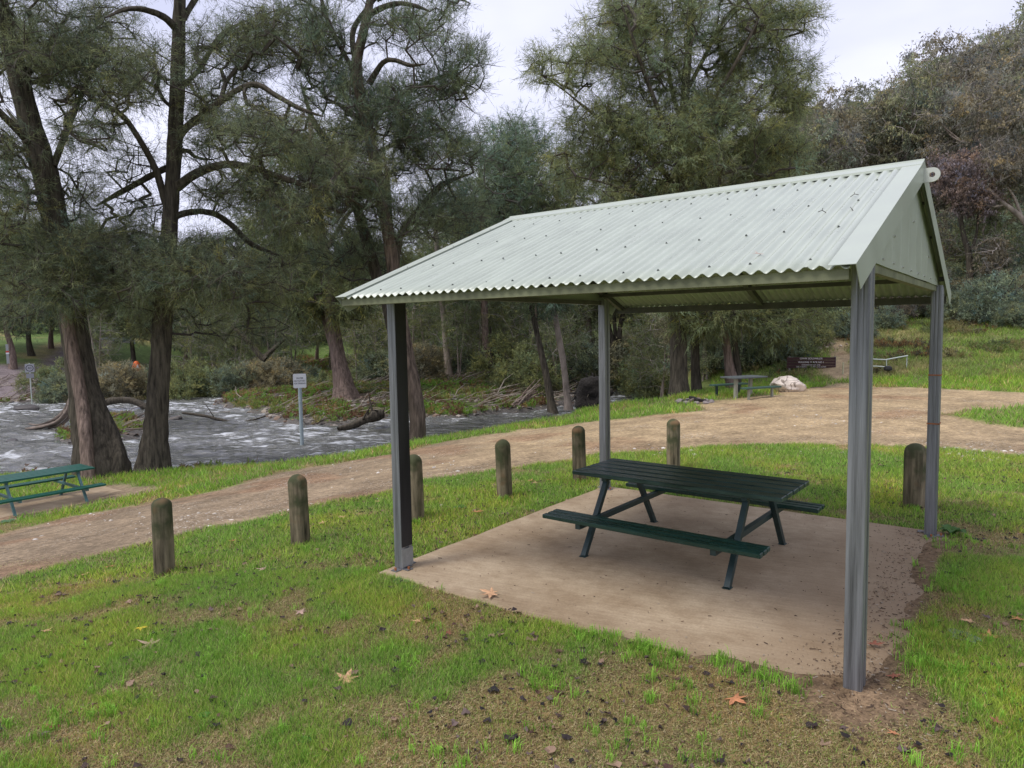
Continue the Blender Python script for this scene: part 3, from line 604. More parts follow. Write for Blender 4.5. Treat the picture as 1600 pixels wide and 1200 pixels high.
o = mk('leaf_litter', VV.reshape(-1, 3), F, M_LITTER, col=CC.reshape(-1, 3)); tag(o, 'small dark rotting leaves scattered through the lawn', 'leaf litter', kind='stuff')
# crumbs, grit and bark bits on the slab and its dirty right edge
r = np.random.default_rng(19); n = 2600
x = np.concatenate([r.uniform(-3.9, 0, 500), r.normal(-.05, .16, 1300), r.normal(.1, .35, 800)]); y = np.concatenate([r.uniform(-.2, 3.9, 500), r.uniform(.1, 3.9, 1300), r.normal(-.1, .35, 800)])
zb = np.maximum(gi(Zg, x, y), np.where(slab_sd(x, y) > .01, 0, -1)); VV = np.empty((n, 4, 3)); a = r.uniform(0, 6.28, n); L = r.uniform(.002, .009, n) * r.choice([1, 1, 1, 2.4], n); W_ = r.uniform(.0012, .003, n)
for j, (p_, q_) in enumerate([(-1, -1), (1, -1), (1, 1), (-1, 1)]):
    VV[:, j] = np.stack([x + np.cos(a) * L * p_ - np.sin(a) * W_ * q_, y + np.sin(a) * L * p_ + np.cos(a) * W_ * q_, zb + .006 + .004 * (q_ > 0)], 1)
C = np.array([[.05, .03, .02], [.3, .25, .19], [.12, .07, .04], [.08, .05, .03]])[r.integers(0, 4, n)]
o = mk('bark_crumbs', VV.reshape(-1, 3), np.arange(4 * n).reshape(-1, 4), M_LITTER, col=np.repeat(C, 4, 0)); tag(o, 'bark crumbs and grit scattered over the concrete slab', 'debris', kind='stuff')
# ------------------------------------------------------------ picnic shelter
PW, PD = .104, .14       # post section (x, y)
EY0, EZ, RZ_, RY = -.57, 2.498, 3.452, 1.92
XL, XR = -3.995, .048
sh = thing('picnic_shelter', 'open sided picnic shelter with pale green corrugated gable roof on four steel posts', 'shelter', (0, 0, 0))
SL = math.atan2(RZ_ - EZ, RY - EY0)
def post(cx, cy, zb, zt, mats, plate=True, black_side=None):
    b = MB(); x0, x1, y0, y1 = -PW / 2, PW / 2, -PD / 2, PD / 2; g = .0025; r_ = .012
    # closed lipped section: rounded corners, two shallow grooves along the front and back webs
    pts = [(x0 + r_, y0), (x0 + .030, y0), (x0 + .034, y0 + g), (x0 + .040, y0 + g), (x0 + .044, y0), (x1 - .044, y0), (x1 - .040, y0 + g), (x1 - .034, y0 + g), (x1 - .030, y0), (x1 - r_, y0), (x1 - .003, y0 + .003), (x1, y0 + r_),
           (x1, -.022), (x1 - .012, -.018), (x1 - .012, .018), (x1, .022), (x1, y1 - r_), (x1 - .003, y1 - .003), (x1 - r_, y1), (x0 + r_, y1), (x0 + .003, y1 - .003), (x0, y1 - r_), (x0, .022), (x0 + .012, .018), (x0 + .012, -.018), (x0, -.022), (x0, y0 + r_), (x0 + .003, y0 + .003)]
    pts = [(cx + a, cy + c) for a, c in pts]
    b.prism(pts, zb, zt)
    if black_side:            # second material on the right-hand side faces
        for i, f in enumerate(b.F):
            vs = [b.V[k] for k in f]
            if len(f) == 4 and all(v[0] > cx + .03 for v in vs): b.mi[i] = 1
        pass
    p = b.build('post', mats, sh)
    if plate:
        m = MB()
        for dx, dy in ((.085, -.03), (.02, -.115), (-.085, .03), (-.02, .115)):
            m = MB(); m.box((cx + dx, cy + dy, zb + .004), (.07, .07, .008)); m.build('base_plate', M_GALV, p)
        for dx, dy in ((.098, -.03), (.02, -.125)): m = MB(); m.tube([(cx + dx, cy + dy, zb + .008), (cx + dx, cy + dy, zb + .03)], .011, 6); m.build('anchor_bolt', M_RUST, p)
    return p
LY = 3.84; LX = -3.88
ZT = 2.60
post(-.012, 0, -.06, ZT, [M_GALV], plate=False)
pa = post(LX, 0, .0, ZT - .02, [M_GALV])
m = MB(); m.box((LX + PW / 2 + .0015, 0, .19 + (ZT - .22) / 2), (.003, PD - .004, ZT - .26))  # thin near-black sheet on the right-hand face, ending above the foot
o = m.build('black_face', M_GALVD, pa); tag(o, 'black side of the post', None)
m = MB(); m.box((LX + PW / 2 + .002, 0, .105), (.004, PD + .004, .17)); m.build('foot_panel', mat('pale_grey_foot', (.27, .28, .27), .6, noise=(20, .15)), pa)  # thin lighter grey sheet on the same face below the black one
post(LX, LY, 0, ZT - .02, [M_GALV]); pc = post(-.012, LY, 0, ZT - .02, [M_GALV])
for zz_ in (1.67, 1.17):
    m = MB(); t_ = .004; m.box((-.012, LY - PD / 2 - .002, zz_), (PW + .01, t_, .014)); m.box((PW / 2 - .009, LY, zz_), (t_, PD, .014)); m.build('rust_strap', M_RUST, pc)
# corrugated sheets: true sine corrugation running down the slope
def corr(front):
    period = .0805; amp = .0115; per = 10; nx_ = int((XR - XL - .12) / period * per); xs = np.linspace(XL + .02, XR - .02, nx_)
    ys = np.linspace(0, 1, 14); L = math.hypot(RY - EY0, RZ_ - EZ)
    VV = []; sgn = 1 if front else -1
    lap = np.floor((xs - XL) / (.762)); 
    for th in (0, -.0022):
        for q in ys:
            y0 = EY0 + (RY - EY0) * q; z0 = EZ + (RZ_ - EZ) * q; yy = y0 if front else 2 * RY - y0
            zz_ = z0 + amp * np.sin((xs - XL) / period * 2 * math.pi) + th + .006 * (((xs - XL) / .762) % 1 < .085)
            VV.append(np.stack([xs, np.full(nx_, yy), zz_], 1))
    V = np.concatenate(VV); n1 = len(ys); F = []
    i, j = np.meshgrid(np.arange(n1 - 1), np.arange(nx_ - 1), indexing='ij'); a = (i * nx_ + j).ravel()
    top = np.stack([a, a + 1, a + nx_ + 1, a + nx_], 1); o_ = n1 * nx_; bot = np.stack([a, a + nx_, a + nx_ + 1, a + 1], 1) + o_
    if not front: top = top[:, ::-1]; bot = bot[:, ::-1]
    k = np.arange(nx_ - 1); e1 = np.stack([k, k + o_, k + 1 + o_, k + 1], 1); b2 = (n1 - 1) * nx_; e2 = e1[:, ::-1] + b2
    me = mk('roof_sheet', V, [top, bot, e1, e2], M_ROOF, sh, smooth=False)
    me.data.polygons.foreach_set('use_smooth', np.concatenate([np.ones(len(top) + len(bot), bool), np.zeros(len(e1) * 2, bool)]))
    # screws with neoprene washers, in rows over the battens
    rr = np.random.default_rng(3 if front else 4); m = MB(); m.lathe([(.009, 0), (.009, .003), (.0055, .0035), (.005, .009)], 8); sc0 = m.build('roof_screw', mat('dull_screw', (.12, .13, .12), .5, .4), me); first = True
    for q in (.045, .30, .56, .80):
        x_ = XL + period * (.25 + 1)
        kk = 0
        while x_ < XR - .05:
            y0 = EY0 + (RY - EY0) * q + rr.normal(0, .004); yy = y0 if front else 2 * RY - y0; z0 = EZ + (RZ_ - EZ) * q + amp
            s0 = sc0 if first else sc0.copy(); s0.location = (x_, yy, z0); s0.rotation_euler = (SL * sgn, 0, 0)
            if not first: COL.objects.link(s0)
            first = False
            kk += 1; x_ += period * (4 if kk % 2 else 3) + rr.normal(0, .002)
corr(True); corr(False)
def ysl(q): return EY0 + (RY - EY0) * q
# ridge cap: folded strip with turned-down edges
m = MB(); cw = .14; c_, s__ = math.cos(SL), math.sin(SL)
prof = [(RY - cw, RZ_ - cw * math.tan(SL) + .004), (RY - cw + .004, RZ_ - cw * math.tan(SL) + .022), (RY - .012, RZ_ + .018), (RY, RZ_ + .032), (RY + .012, RZ_ + .018), (RY + cw - .004, RZ_ - cw * math.tan(SL) + .022), (RY + cw, RZ_ - cw * math.tan(SL) + .004)]
V = [(x_, y_, z_) for x_ in (XL - .01, XR + .012) for y_, z_ in prof] + [(x_, y_, z_ - .003) for x_ in (XL - .01, XR + .012) for y_, z_ in prof]; n = len(prof)
F = [(i, n + i, n + i + 1, i + 1) for i in range(n - 1)] + [(2 * n + i, 2 * n + i + 1, 3 * n + i + 1, 3 * n + i) for i in range(n - 1)] + [(n + i, 3 * n + i, 3 * n + i + 1, n + i + 1) for i in range(n - 1)] + [(0, 2 * n, 3 * n, n), (n - 1, 2 * n - 1, 4 * n - 1, 3 * n - 1)]
m.add(V, F); m.build('ridge_cap', M_ROOFU, sh)
# barge flashings: a flat top leaf on the sheet and a deep vertical leaf down the gable
def barge(xe, out, front):
    m = MB(); w_ = .135; dp = .155; hh = .016
    def P(q, xo, dz):
        y0 = EY0 - .015 + (RY + .002 - EY0 + .015) * q; z0 = EZ + (y0 - EY0) * math.tan(SL); return (xe + xo * out, y0 if front else 2 * RY - y0, z0 + dz)
    V = []
    for q in (0, 1):
        V += [P(q, -w_, hh), P(q, .0, hh), P(q, .0, hh - dp), P(q, -.003, hh - dp), P(q, -.003, hh - .003), P(q, -w_, hh - .003)]
    # lower tip cut back so the vertical leaf ends in a point
    V[2] = (V[2][0], V[2][1] + (.13 if front else -.13), V[2][2] + .13 * math.tan(SL) - .02 + .0); V[3] = (V[3][0], V[2][1], V[2][2])
    m.add(V, [(i, (i + 1) % 6, 6 + (i + 1) % 6, 6 + i) for i in range(6)] + [(0, 5, 4, 1), (1, 4, 3, 2), (6, 7, 10, 11), (7, 8, 9, 10)])
    m.build('barge_flashing', M_ROOFU, sh)
for xe, out in ((XR + .012, 1), (XL - .012, -1)):
    for fr in (True, False): barge(xe, out, fr)
# gable panels: ribbed sheet with slight folds, down to the gable beam
def gable(xg, sgn):
    zb = 2.575; xs = []; yy = np.arange(.02, 2 * RY - .02 + 1e-6, .02)
    yy = np.linspace(-.05, 2 * RY + .05, 400); zt = EZ + (RY - np.abs(yy - RY) - EY0) * math.tan(SL) - .012; zt = np.maximum(zt, zb + .01)
    rib = np.where((np.abs((yy % .38) - .19) < .012), .0018, 0.) + .0008 * np.sin(yy * 7)
    V = []
    for off in (0, -.003):
        V += [(xg + sgn * (r_ + off), y_, zb + .0015 * math.sin(y_ * 5)) for y_, r_ in zip(yy, rib)] + [(xg + sgn * (r_ + off), y_, z_) for y_, r_, z_ in zip(yy, rib, zt)]
    n = len(yy); F = [(i, i + 1, n + i + 1, n + i) for i in range(n - 1)] + [(2 * n + i, 3 * n + i, 3 * n + i + 1, 2 * n + i + 1) for i in range(n - 1)] + [(i, 2 * n + i, 2 * n + i + 1, i + 1) for i in range(n - 1)]
    g_ = mk('gable_panel', V, F, M_ROOFU, sh)
    for y_, z_ in [(a, zb + .04) for a in np.arange(.15, 3.8, .42)] + [(1.9, 3.0), (1.0, 2.8), (2.9, 2.8)]: m = MB(); m.tube([(xg + sgn * .001, y_, z_), (xg + sgn * .012, y_, z_)], .008, 6); m.build('panel_screw', mat('bright_screw', (.6, .6, .58), .3, .6), g_)
gable(-.005, 1); gable(LX - .075, -1)
# structure under the sheets
m = MB(); m.bar((XL + .02, EY0 + .05, EZ - .038), (XR - .03, EY0 + .05, EZ - .038), .05, .055); m.build('eave_beam', M_BEAM, sh)
m = MB(); m.bar((XL + .02, 2 * RY - EY0 - .05, EZ - .052), (XR - .03, 2 * RY - EY0 - .05, EZ - .052), .05, .078); m.build('eave_beam', M_BEAMD, sh)
for yb in (.0, LY):
    m = MB(); m.bar((LX - .05, yb, ZT + .043), (.045, yb, ZT + .043), .07, .045); m.build('plate_beam', M_BEAMD, sh)
for xg, mm_ in ((-.045, M_BEAM), (LX - .03, M_BEAMD)):
    m = MB(); m.bar((xg, .085, 2.545), (xg, LY - .085, 2.545), .06, .05); m.build('gable_beam', mm_, sh)
for xr in (-.045 - .02, LX + .0, LX / 2):
    for fr in (1, -1):
        a = (xr, EY0 + .09 if fr == 1 else 2 * RY - EY0 - .09, EZ + .09 * math.tan(SL) - .055); b = (xr, RY - .02 * fr, RZ_ - .065)
        if xr > -.2: continue
        m = MB(); m.bar(a, b, .06, .06); m.build('rafter', M_BEAMD, sh)
for q in (.56, .80):
    for fr in (1, -1):
        y0 = EY0 + (RY - EY0) * q; yy = y0 if fr == 1 else 2 * RY - y0; z0 = EZ + (RZ_ - EZ) * q
        m = MB(); m.bar((XL + .04, yy, z0 - .05), (XR - .04, yy, z0 - .05), .05, .02); m.build('batten', M_BEAMD, sh)
# lifting lug on the ridge beam: rounded plate with a hole, at each gable
for xg, sg in ((XR + .012, 1), (XL - .012, -1)):
    m = MB(); n = 20; V = []; F = []
    zc = RZ_ - .10; xc = xg + sg * .055
    outer = [(xc + sg * .055 * math.cos(a), zc + .055 * math.sin(a)) for a in np.linspace(-math.pi / 2, math.pi / 2, 11)] + [(xg - sg * .15, zc + .055), (xg - sg * .15, zc - .055)]
    inner = [(xc + sg * .02 * math.cos(a), zc + .02 * math.sin(a)) for a in np.linspace(-math.pi / 2, math.pi / 2, 11)] + [(xc - sg * .02, zc + .012), (xc - sg * .02, zc - .012)]
    k = len(outer)
    for y_ in (RY - .007, RY + .007):
        V += [(p_[0], y_, p_[1]) for p_ in outer] + [(p_[0], y_, p_[1]) for p_ in inner]
    for i in range(k):
        j = (i + 1) % k
        F += [(i, j, k + j, k + i), (2 * k + i, 3 * k + i, 3 * k + j, 2 * k + j), (i, 2 * k + i, 2 * k + j, j), (k + i, k + j, 3 * k + j, 3 * k + i)]
    m.add(V, F); m.build('lifting_lug', mat('pale_lug_paint', (.55, .57, .52), .5), sh)
m = MB(); m.bar((XL + .05, RY, RZ_ - .09), (XR - .06, RY, RZ_ - .09), .06, .08); m.build('ridge_beam', M_BEAMD, sh)

# ------------------------------------------------------------ picnic tables
def table(name, label, loc, rz, mt, mb, mf, grp=None):
    T = thing(name, label, 'picnic table', loc, rz, grp)
    TL, TW, TZ = 2.11, .827, .75; n = 5; g = .030; bw = (TW - (n - 1) * g) / n
    for i in range(n):
        y_ = -TW / 2 + bw / 2 + i * (bw + g); m = MB(); m.box((random.uniform(-.004, .004), y_, TZ - .021 - .0005 * (i % 2)), (TL, bw, .042), bev=.007); m.build('table_board', mt, T)
    BZ, B0, BW_ = .412, .70, .2527; n = 3; bw = (BW_ - 2 * .022) / 3
    for s_ in (-1, 1):
        for i in range(n):
            y_ = s_ * (B0 + bw / 2 + i * (bw + .022)); m = MB(); m.box((random.uniform(-.004, .004), y_, BZ - .02), (TL, bw, .04), bev=.006); m.build('seat_board', mb, T)
    for x_ in (-.713, .713):
        f = MB(); f.bar((x_, -.36, TZ - .063), (x_, .36, TZ - .063), .05, .04); f.build('top_bearer', mf, T)
        for s_ in (-1, 1):
            f = MB(); f.bar((x_ - .0, s_ * .741, 0), (x_, s_ * .30, TZ - .085), .05, .05, up=(1, 0, 0)); f.build('leg', mf, T)
        f = MB(); xx = x_ - .052 * (1 if x_ < 0 else -1) * -1; f.bar((xx, -.93, BZ - .067), (xx, .93, BZ - .067), .05, .05)
        f.build('seat_bearer', mf, T)
        for s_ in (-1, 1): f = MB(); f.box((x_, s_ * .741, .003), (.07, .075, .006)); f.build('foot_plate', mf, T)
    return T
random.seed(4)
table('picnic_table', 'dark green wet slatted picnic table with attached benches under the shelter', (-1.908, 1.928, .0), -.024, M_GREENT, M_GREEN, M_FRAME)
table('picnic_table', 'bottle green picnic table on a pad near the river, cut by the left frame edge', (-17.33, 1.53, TBZ), 1.575, M_GREEN2, M_GREEN2, M_FRAME2)
# far table: pale weathered top, separate benches
q = hit(1148, 622); ft = thing('park_table', 'small far picnic table with grey weathered top beside the pale boulder', 'picnic table', (q[0], q[1], q[2]), R_(60))
M_GREYT = mat('weathered_grey_top', (.10, .115, .115), .6, noise=(5, .2)); M_GRN3 = mat('faded_green_bench', (.05, .10, .075), .6, noise=(6, .3)); M_LEGP = mat('pale_leg_post', (.28, .28, .22), .6)
m = MB()
for i in range(3): m.box((.35, -.24 + .24 * i, .64), (1.25, .225, .045), bev=.005)
m.build('table_top', M_GREYT, ft)
for x_, y_ in ((-.05, -.1), (.7, .1)): m = MB(); m.box((x_, y_, .31), (.09, .09, .62)); m.build('leg', M_LEGP, ft)
for y_, mm_ in ((.72, M_GRN3), (-.72, M_GRN3)):
    m = MB(); m.box((.38, y_, .36), (1.35, .26, .05), bev=.005); b = m.build('bench_seat', mm_, ft)
    for x_ in (-.1, .8): m = MB(); m.box((x_, y_, .17), (.06, .06, .335)); m.build('bench_leg', M_LEGP if y_ < 0 else M_FRAME, ft)

# ------------------------------------------------------------ bollards
def bollard(px, py, pt, w_, tilt, label, seed, base=None):
    q = hit(px, py) if base is None else np.array([base[0], base[1], gz(*base)])
    dep = (q - CAM) @ CF; r_ = w_ / 2 * dep / FPX; h = abs((py - pt)) * dep / FPX * 1.004
    n = 40; rr = random.Random(seed); crk = rr.sample(range(40), 4); V = []; prof = [(1.03, -.1), (1.02, .0), (1.0, .1), (1, .3), (.985, .5), (.98, h - .95 * r_)] + [(.98 * math.cos(t_), h - .95 * r_ + .95 * r_ * math.sin(t_)) for t_ in (.25, .5, .75, 1.0, 1.25, 1.5)]
    prof = sorted([p for p in prof if p[1] <= h + .001], key=lambda p: p[1])
    for k, z_ in prof:
        for i in range(n):
            a = 2 * math.pi * i / n; e = 1 + .035 * math.sin(3 * a + seed) + .03 * (rr.random() - .5) + .03 * math.sin(a * 5 + seed * 2) - (.09 if i in crk else 0)
            V.append((math.cos(a) * r_ * k * e + (tilt + .012 * math.sin(seed * 2.3)) * z_, math.sin(a) * r_ * k * e, z_))
    m_ = len(prof); F = [(i * n + j, i * n + (j + 1) % n, (i + 1) * n + (j + 1) % n, (i + 1) * n + j) for i in range(m_ - 1) for j in range(n)] + [tuple(range((m_ - 1) * n, m_ * n))]
    o = mk('bollard', V, F, M_BOLL, smooth=True); o.location = Vector([float(v) for v in q]); o.rotation_euler = (.022 * math.sin(seed * 2.1), .022 * math.cos(seed * 1.7), seed * 1.3); tag(o, label, 'bollard', 'timber bollards between the lawn and the track')
bollard(257, 898, 776, 30, .0, 'leftmost round topped timber bollard, beside the dirt track', 1)
bollard(470, 850, 739, 29, .0, 'timber bollard with a darker streaked face, second from the left', 2)
bollard(650, 812, 709, 27, .0, 'timber bollard standing just behind the front left shelter post', 3, )
bollard(789, 777, 685, 24, .02, 'slightly leaning timber bollard left of the back left shelter post', 4)
bollard(906, 752, 665, 21, .0, 'timber bollard just left of the back left shelter post, foot behind the table', 5)
bollard(1052, 735, 654, 21, .0, 'mossy timber bollard rising behind the far edge of the green table', 6)
bollard(1429, 793, 692, 32, .0, 'thick dark mossy bollard beside the back right shelter post', 7)

# ------------------------------------------------------------ signs and posts
def text(name, body, size, M, material, parent, ext=.002, sx=1):
    c = bpy.data.curves.new('lettering', 'FONT'); c.body = body; c.size = size; c.align_x = 'CENTER'; c.align_y = 'CENTER'; c.extrude = ext; c.offset = size * .012
    o = bpy.data.objects.new('lettering', c); COL.objects.link(o); bpy.context.view_layer.update()
    me = bpy.data.meshes.new_from_object(o); bpy.data.objects.remove(o); bpy.data.curves.remove(c)
    me.transform(Matrix.Diagonal((sx, 1, 1, 1))); me.transform(M); me.materials.clear(); me.materials.append(material)
    t_ = bpy.data.objects.new(name, me); COL.objects.link(t_); t_.parent = parent; return t_
def facing(q, extra=0):      # rotation about z that turns local -y towards the camera position
    return math.atan2(CAM[1] - q[1], CAM[0] - q[0]) + math.pi / 2 + extra
TM = Matrix.Rotation(math.pi / 2, 4, 'X')
def rrect(w_, h_, r_, n=5):
    P = []
    for cx, cy, a0 in ((w_ / 2 - r_, h_ / 2 - r_, 0), (-w_ / 2 + r_, h_ / 2 - r_, 90), (-w_ / 2 + r_, -h_ / 2 + r_, 180), (w_ / 2 - r_, -h_ / 2 + r_, 270)):
        for k in range(n + 1): a = R_(a0 + 90 * k / n); P.append((cx + r_ * math.cos(a), cy + r_ * math.sin(a)))
    return P
q = hit(473, 716); dep = (q - CAM) @ CF; k = dep / FPX
ws = thing('warning_sign', 'small white water warning sign on a thin galvanised pole at the river edge', 'sign', q, facing(q, .06))
m = MB(); m.tube([(0, 0, -.2), (0, 0, 112 * k)], 2.9 * k, 10); m.build('pole', mat('pale_galvanised_pole', (.42, .5, .52), .45, .3), ws)
zc = (716 - 594.5) * k; m = MB(); m.prism([(a, b) for a, b in rrect(19.5 * k, 22 * k, 2 * k)], 0, .004, Matrix.Translation((0, -3.2 * k, zc)) @ TM); pl = m.build('sign_plate', M_WHITE, ws)
for tx_, dz, s_ in (('WATER', 3.9, 3.7), ('NOT SUITABLE', -.2, 3.0), ('FOR DRINKING', -4.1, 3.0)):
    text('lettering', tx_, s_ * k, Matrix.Translation((0, -3.2 * k - .006, zc + dz * k)) @ TM, M_TEXT, pl, .001, .82 if len(tx_) > 6 else .8)
# walking track sign
q = onb(1268, 27.5); k = ((q - CAM) @ CF) / FPX; z0 = q[2]
def zpx(py, q=q): # height above q of a pixel row at q's depth
    dd = (q - CAM) @ CF; P = at(1268, py, dd); return P[2] - q[2]
ts = thing('walking_track_sign', 'long dark brown timber sign with routed white lettering behind the boulder', 'sign', q, facing(q, .0))
zt, zb = zpx(558), zpx(575.5); H_ = zt - zb
for i in range(4): m = MB(); m.box((0, 0, zb + H_ * (i + .5) / 4), (70 * k, .04, H_ / 4 - .008), bev=.004); bb = m.build('sign_board', M_SIGNB, ts)
for x_, zl in ((-31 * k, zb - .5), (34 * k, zb - .25)): m = MB(); m.box((x_, .05, (zt + zl) / 2 - .1), (.07, .07, zt - zl + .25)); m.build('sign_post', mat('grey_post_timber', (.30, .28, .25), .8), ts)
for tx_, py, s_, sx in (('OPHIR GOLDFIELDS', 560.2, 3.3, 1.0), ('WALKING TRACK NO 1', 565.9, 3.3, .95), ('DISTANCE APPROX 2KM', 570.2, 2.3, .95), ('TRACK ABOUT 45 MINUTES LONG 4 STEPS', 573.2, 2.2, .93)):
    text('lettering', tx_, s_ * k * 1.1, Matrix.Translation((0, -.0235, zpx(py))) @ TM, M_TEXTW, bb, .002, sx)
# small stake beside the track sign, and the two pipe rails on the grass
q = hit(1317, 585); st = MB(); st.tube([(0, 0, -.1), (0, 0, .42)], .03, 8); st.tube([(0, 0, .42), (0, 0, .455)], [.034, .02], 8); o = st.build('marker_stake', mat('pale_stake', (.5, .47, .3), .7)); o.location = Vector(map(float, q)); tag(o, 'short pale stake right of the brown sign at the trail start', 'stake')
q = hit(1378, 581); k = ((q - CAM) @ CF) / FPX; rl = thing('pipe_handrail', 'low bent galvanised handrail on the grass behind the front right post', 'handrail', q, facing(q))
def zq(py): return at(1378, py, (q - CAM) @ CF)[2] - q[2]
m = MB(); m.tube([(-24 * k, 0, zq(560)), (-8 * k, 0, zq(561.5)), (5 * k, 0, zq(562)), (20 * k, .2, zq(559)), (35 * k, .5, zq(556.5))], 1.0 * k, 8); m.build('rail', mat('pale_pipe', (.5, .55, .5), .5, .3), rl)
for x_, y_, a_, in ((-23, 0, 560), (6, 0, 562), (34, .5, 556.5)): m = MB(); m.tube([(x_ * k, y_, zq(a_)), (x_ * k, y_, -.3)], .7 * k, 8); m.build('rail_post', mat('pale_pipe'), rl)
q = hit(1370, 588)
lr = thing('low_pipe_barrier', 'low pipe barrier with a black end weight below the handrail', 'barrier', q, facing(q)); k = ((q - CAM) @ CF) / FPX
m = MB(); m.tube([(-18 * k, 0, zq(572) ), (0, 0, zq(572)), (13 * k, 0, zq(573))], .8 * k, 8); m.build('pipe', mat('pale_pipe'), lr)
m = MB(); m.lathe([(.05, -.09), (.13, -.06), (.14, .0), (.12, .07), (.05, .1)], 12, (15 * k, 0, zq(575.5))); m.build('end_weight', M_DARK, lr)
m = MB(); m.tube([(-12 * k, 0, zq(572)), (-12 * k, 0, -.2)], .5 * k, 6); m.build('pipe_leg', M_DARK, lr)
# speed sign, depth marker, thin pole by the far road
q = onb(42, 46); k = ((q - CAM) @ CF) / FPX
def zz2(py, px=42): return at(px, py, (q - CAM) @ CF)[2] - q[2]
sp_ = thing('speed_sign', 'round 40 speed sign with a small plate below, beside the far road', 'sign', q, facing(q))
m = MB(); m.tube([(0, 0, -.3), (0, 0, zz2(567))], .035, 8); m.build('pole', mat('pale_pipe'), sp_)
m = MB(); m.prism([(a, b) for a, b in rrect(12 * k, 13 * k, 1 * k)], 0, .01, Matrix.Translation((0, -.04, zz2(575))) @ TM); pl = m.build('sign_plate', mat('dull_sign_plate', (.42, .42, .44), .5), sp_)
def disc(r_, n=24): return [(r_ * math.cos(2 * math.pi * i / n), r_ * math.sin(2 * math.pi * i / n)) for i in range(n)]
m = MB(); m.prism(disc(5.3 * k), 0, .004, Matrix.Translation((0, -.052, zz2(575))) @ TM); m.build('sign_ring', M_TEXT, pl)
m = MB(); m.prism(disc(4.0 * k), 0, .003, Matrix.Translation((0, -.058, zz2(575))) @ TM); m.build('sign_disc', mat('dull_sign_plate'), pl)
text('lettering', '40', 5.2 * k, Matrix.Translation((0, -.064, zz2(575))) @ TM, M_TEXT, pl, .002)
m = MB(); m.box((0, -.04, zz2(587)), (10 * k, .01, 7 * k)); m.build('lower_plate', mat('grey_plate', (.3, .3, .32), .5), sp_)
q = onb(9, 52); k = ((q - CAM) @ CF) / FPX
dp = thing('depth_marker', 'flood depth marker post with red band at the left edge of the far road', 'marker post', q, facing(q))
m = MB(); m.box((0, 0, zz2(553, 9)), (3.6 * k, .05, 30 * k)); m.build('post', mat('grey_marker', (.35, .36, .36), .6), dp)
m = MB(); m.box((0, -.035, zz2(549.5, 9)), (4.2 * k, .02, 2.2 * k)); m.build('red_band', M_RED, dp)
m = MB(); m.box((0, -.03, zz2(552, 9)), (4.2 * k, .02, 2.4 * k)); m.build('white_band', M_WHITE, dp)
q = onb(98, 60); k = ((q - CAM) @ CF) / FPX
m = MB(); m.tube([(0, 0, -.3), (0, 0, zz2(519, 98))], .03, 6); m.tube([(0, 0, zz2(520, 98)), (0, 0, zz2(517.5, 98))], .07, 6); o = m.build('thin_pole', M_WHITE); o.location = Vector(map(float, q)); tag(o, 'thin white pole beside the far road, left of the leaning trunk', 'pole')
# pale caravan and orange tent far behind the trunks
q = onb(178, 84); k = ((q - CAM) @ CF) / FPX
cv = thing('caravan', 'pale blue white caravan half hidden behind the riverside trunks', 'caravan', q, facing(q, .1)); zb = zz2(547, 178); zt = zz2(527, 178)
m = MB(); m.prism([(-26 * k, zb), (26 * k, zb), (27 * k, zb + .5 * (zt - zb)), (24 * k, zt), (-24 * k, zt), (-27 * k, zb + .5 * (zt - zb))], -1.1, 1.1, TM); m.build('body', M_PLASTER, cv)
for x_ in (-16, -4, 10): m = MB(); m.box((x_ * k, -1.115, zb + (zt - zb) * .62), (7 * k, .03, (zt - zb) * .3)); m.build('window', mat('caravan_window', (.25, .3, .38), .2), cv)
for x_ in (-8, 6): m = MB(); m.tube([(x_ * k, -1.15, zb), (x_ * k, -.95, zb)], .35, 14); m.build('wheel', M_DARK, cv)
m = MB(); m.box((0, 0, zb - .1), (50 * k, 1.6, .15)); m.build('chassis', M_DARK, cv)
q = onb(210, 66); k = ((q - CAM) @ CF) / FPX; zb = max(zz2(575, 210), .0); zt = zz2(564, 210)
tn = thing('dome_tent', 'small orange and white tent between the two riverside trunks', 'tent', q, facing(q, .3))
m = MB(); m.lathe([(6.5 * k, zb - .4), (6 * k, zb + .2), (5 * k, zb + .6 * (zt - zb)), (3 * k, zb + .9 * (zt - zb)), (.1, zt)], 14); m.build('fly', M_TENT, tn)
m = MB(); m.prism([(-3 * k, zb), (2 * k, zb), (0, zb + .55 * (zt - zb))], 0, .05, Matrix.Translation((0, -5.9 * k, 0)) @ TM); m.build('door', M_WHITE, tn)

# ------------------------------------------------------------ rocks
def rock(name, c, size, seed, material, label=None, cat=None, group=None, sub=4, rough=.3, col=None):
    import bmesh
    bm = bmesh.new(); bmesh.ops.create_icosphere(bm, subdivisions=sub, radius=1); V = np.array([v.co[:] for v in bm.verts]); F = np.array([[v.index for v in f.verts] for f in bm.faces]); bm.free()
    n_ = vn3(V * 1.3 + 20, seed) - .5; n2 = vn3(V * 3.2 + 20, seed + 1) - .5; n3 = vn3(V * 8 + 20, seed + 2) - .5
    V = V * (1 + rough * (n_ * 1.3 + n2 * .6 + n3 * .25))[:, None]
    for k_ in range(5):       # split faces: flat facets
        a = np.random.default_rng(seed * 7 + k_).normal(size=3); a /= np.linalg.norm(a); dd = V @ a; V = V - a * np.maximum(0, dd - .72)[:, None] * .8
    V = V * np.array(size)
    o = mk(name, V, F, material, smooth=sub > 3, col=col(V) if col else None); o.location = Vector([float(v) for v in c])
    if label: tag(o, label, cat, group)
    return o
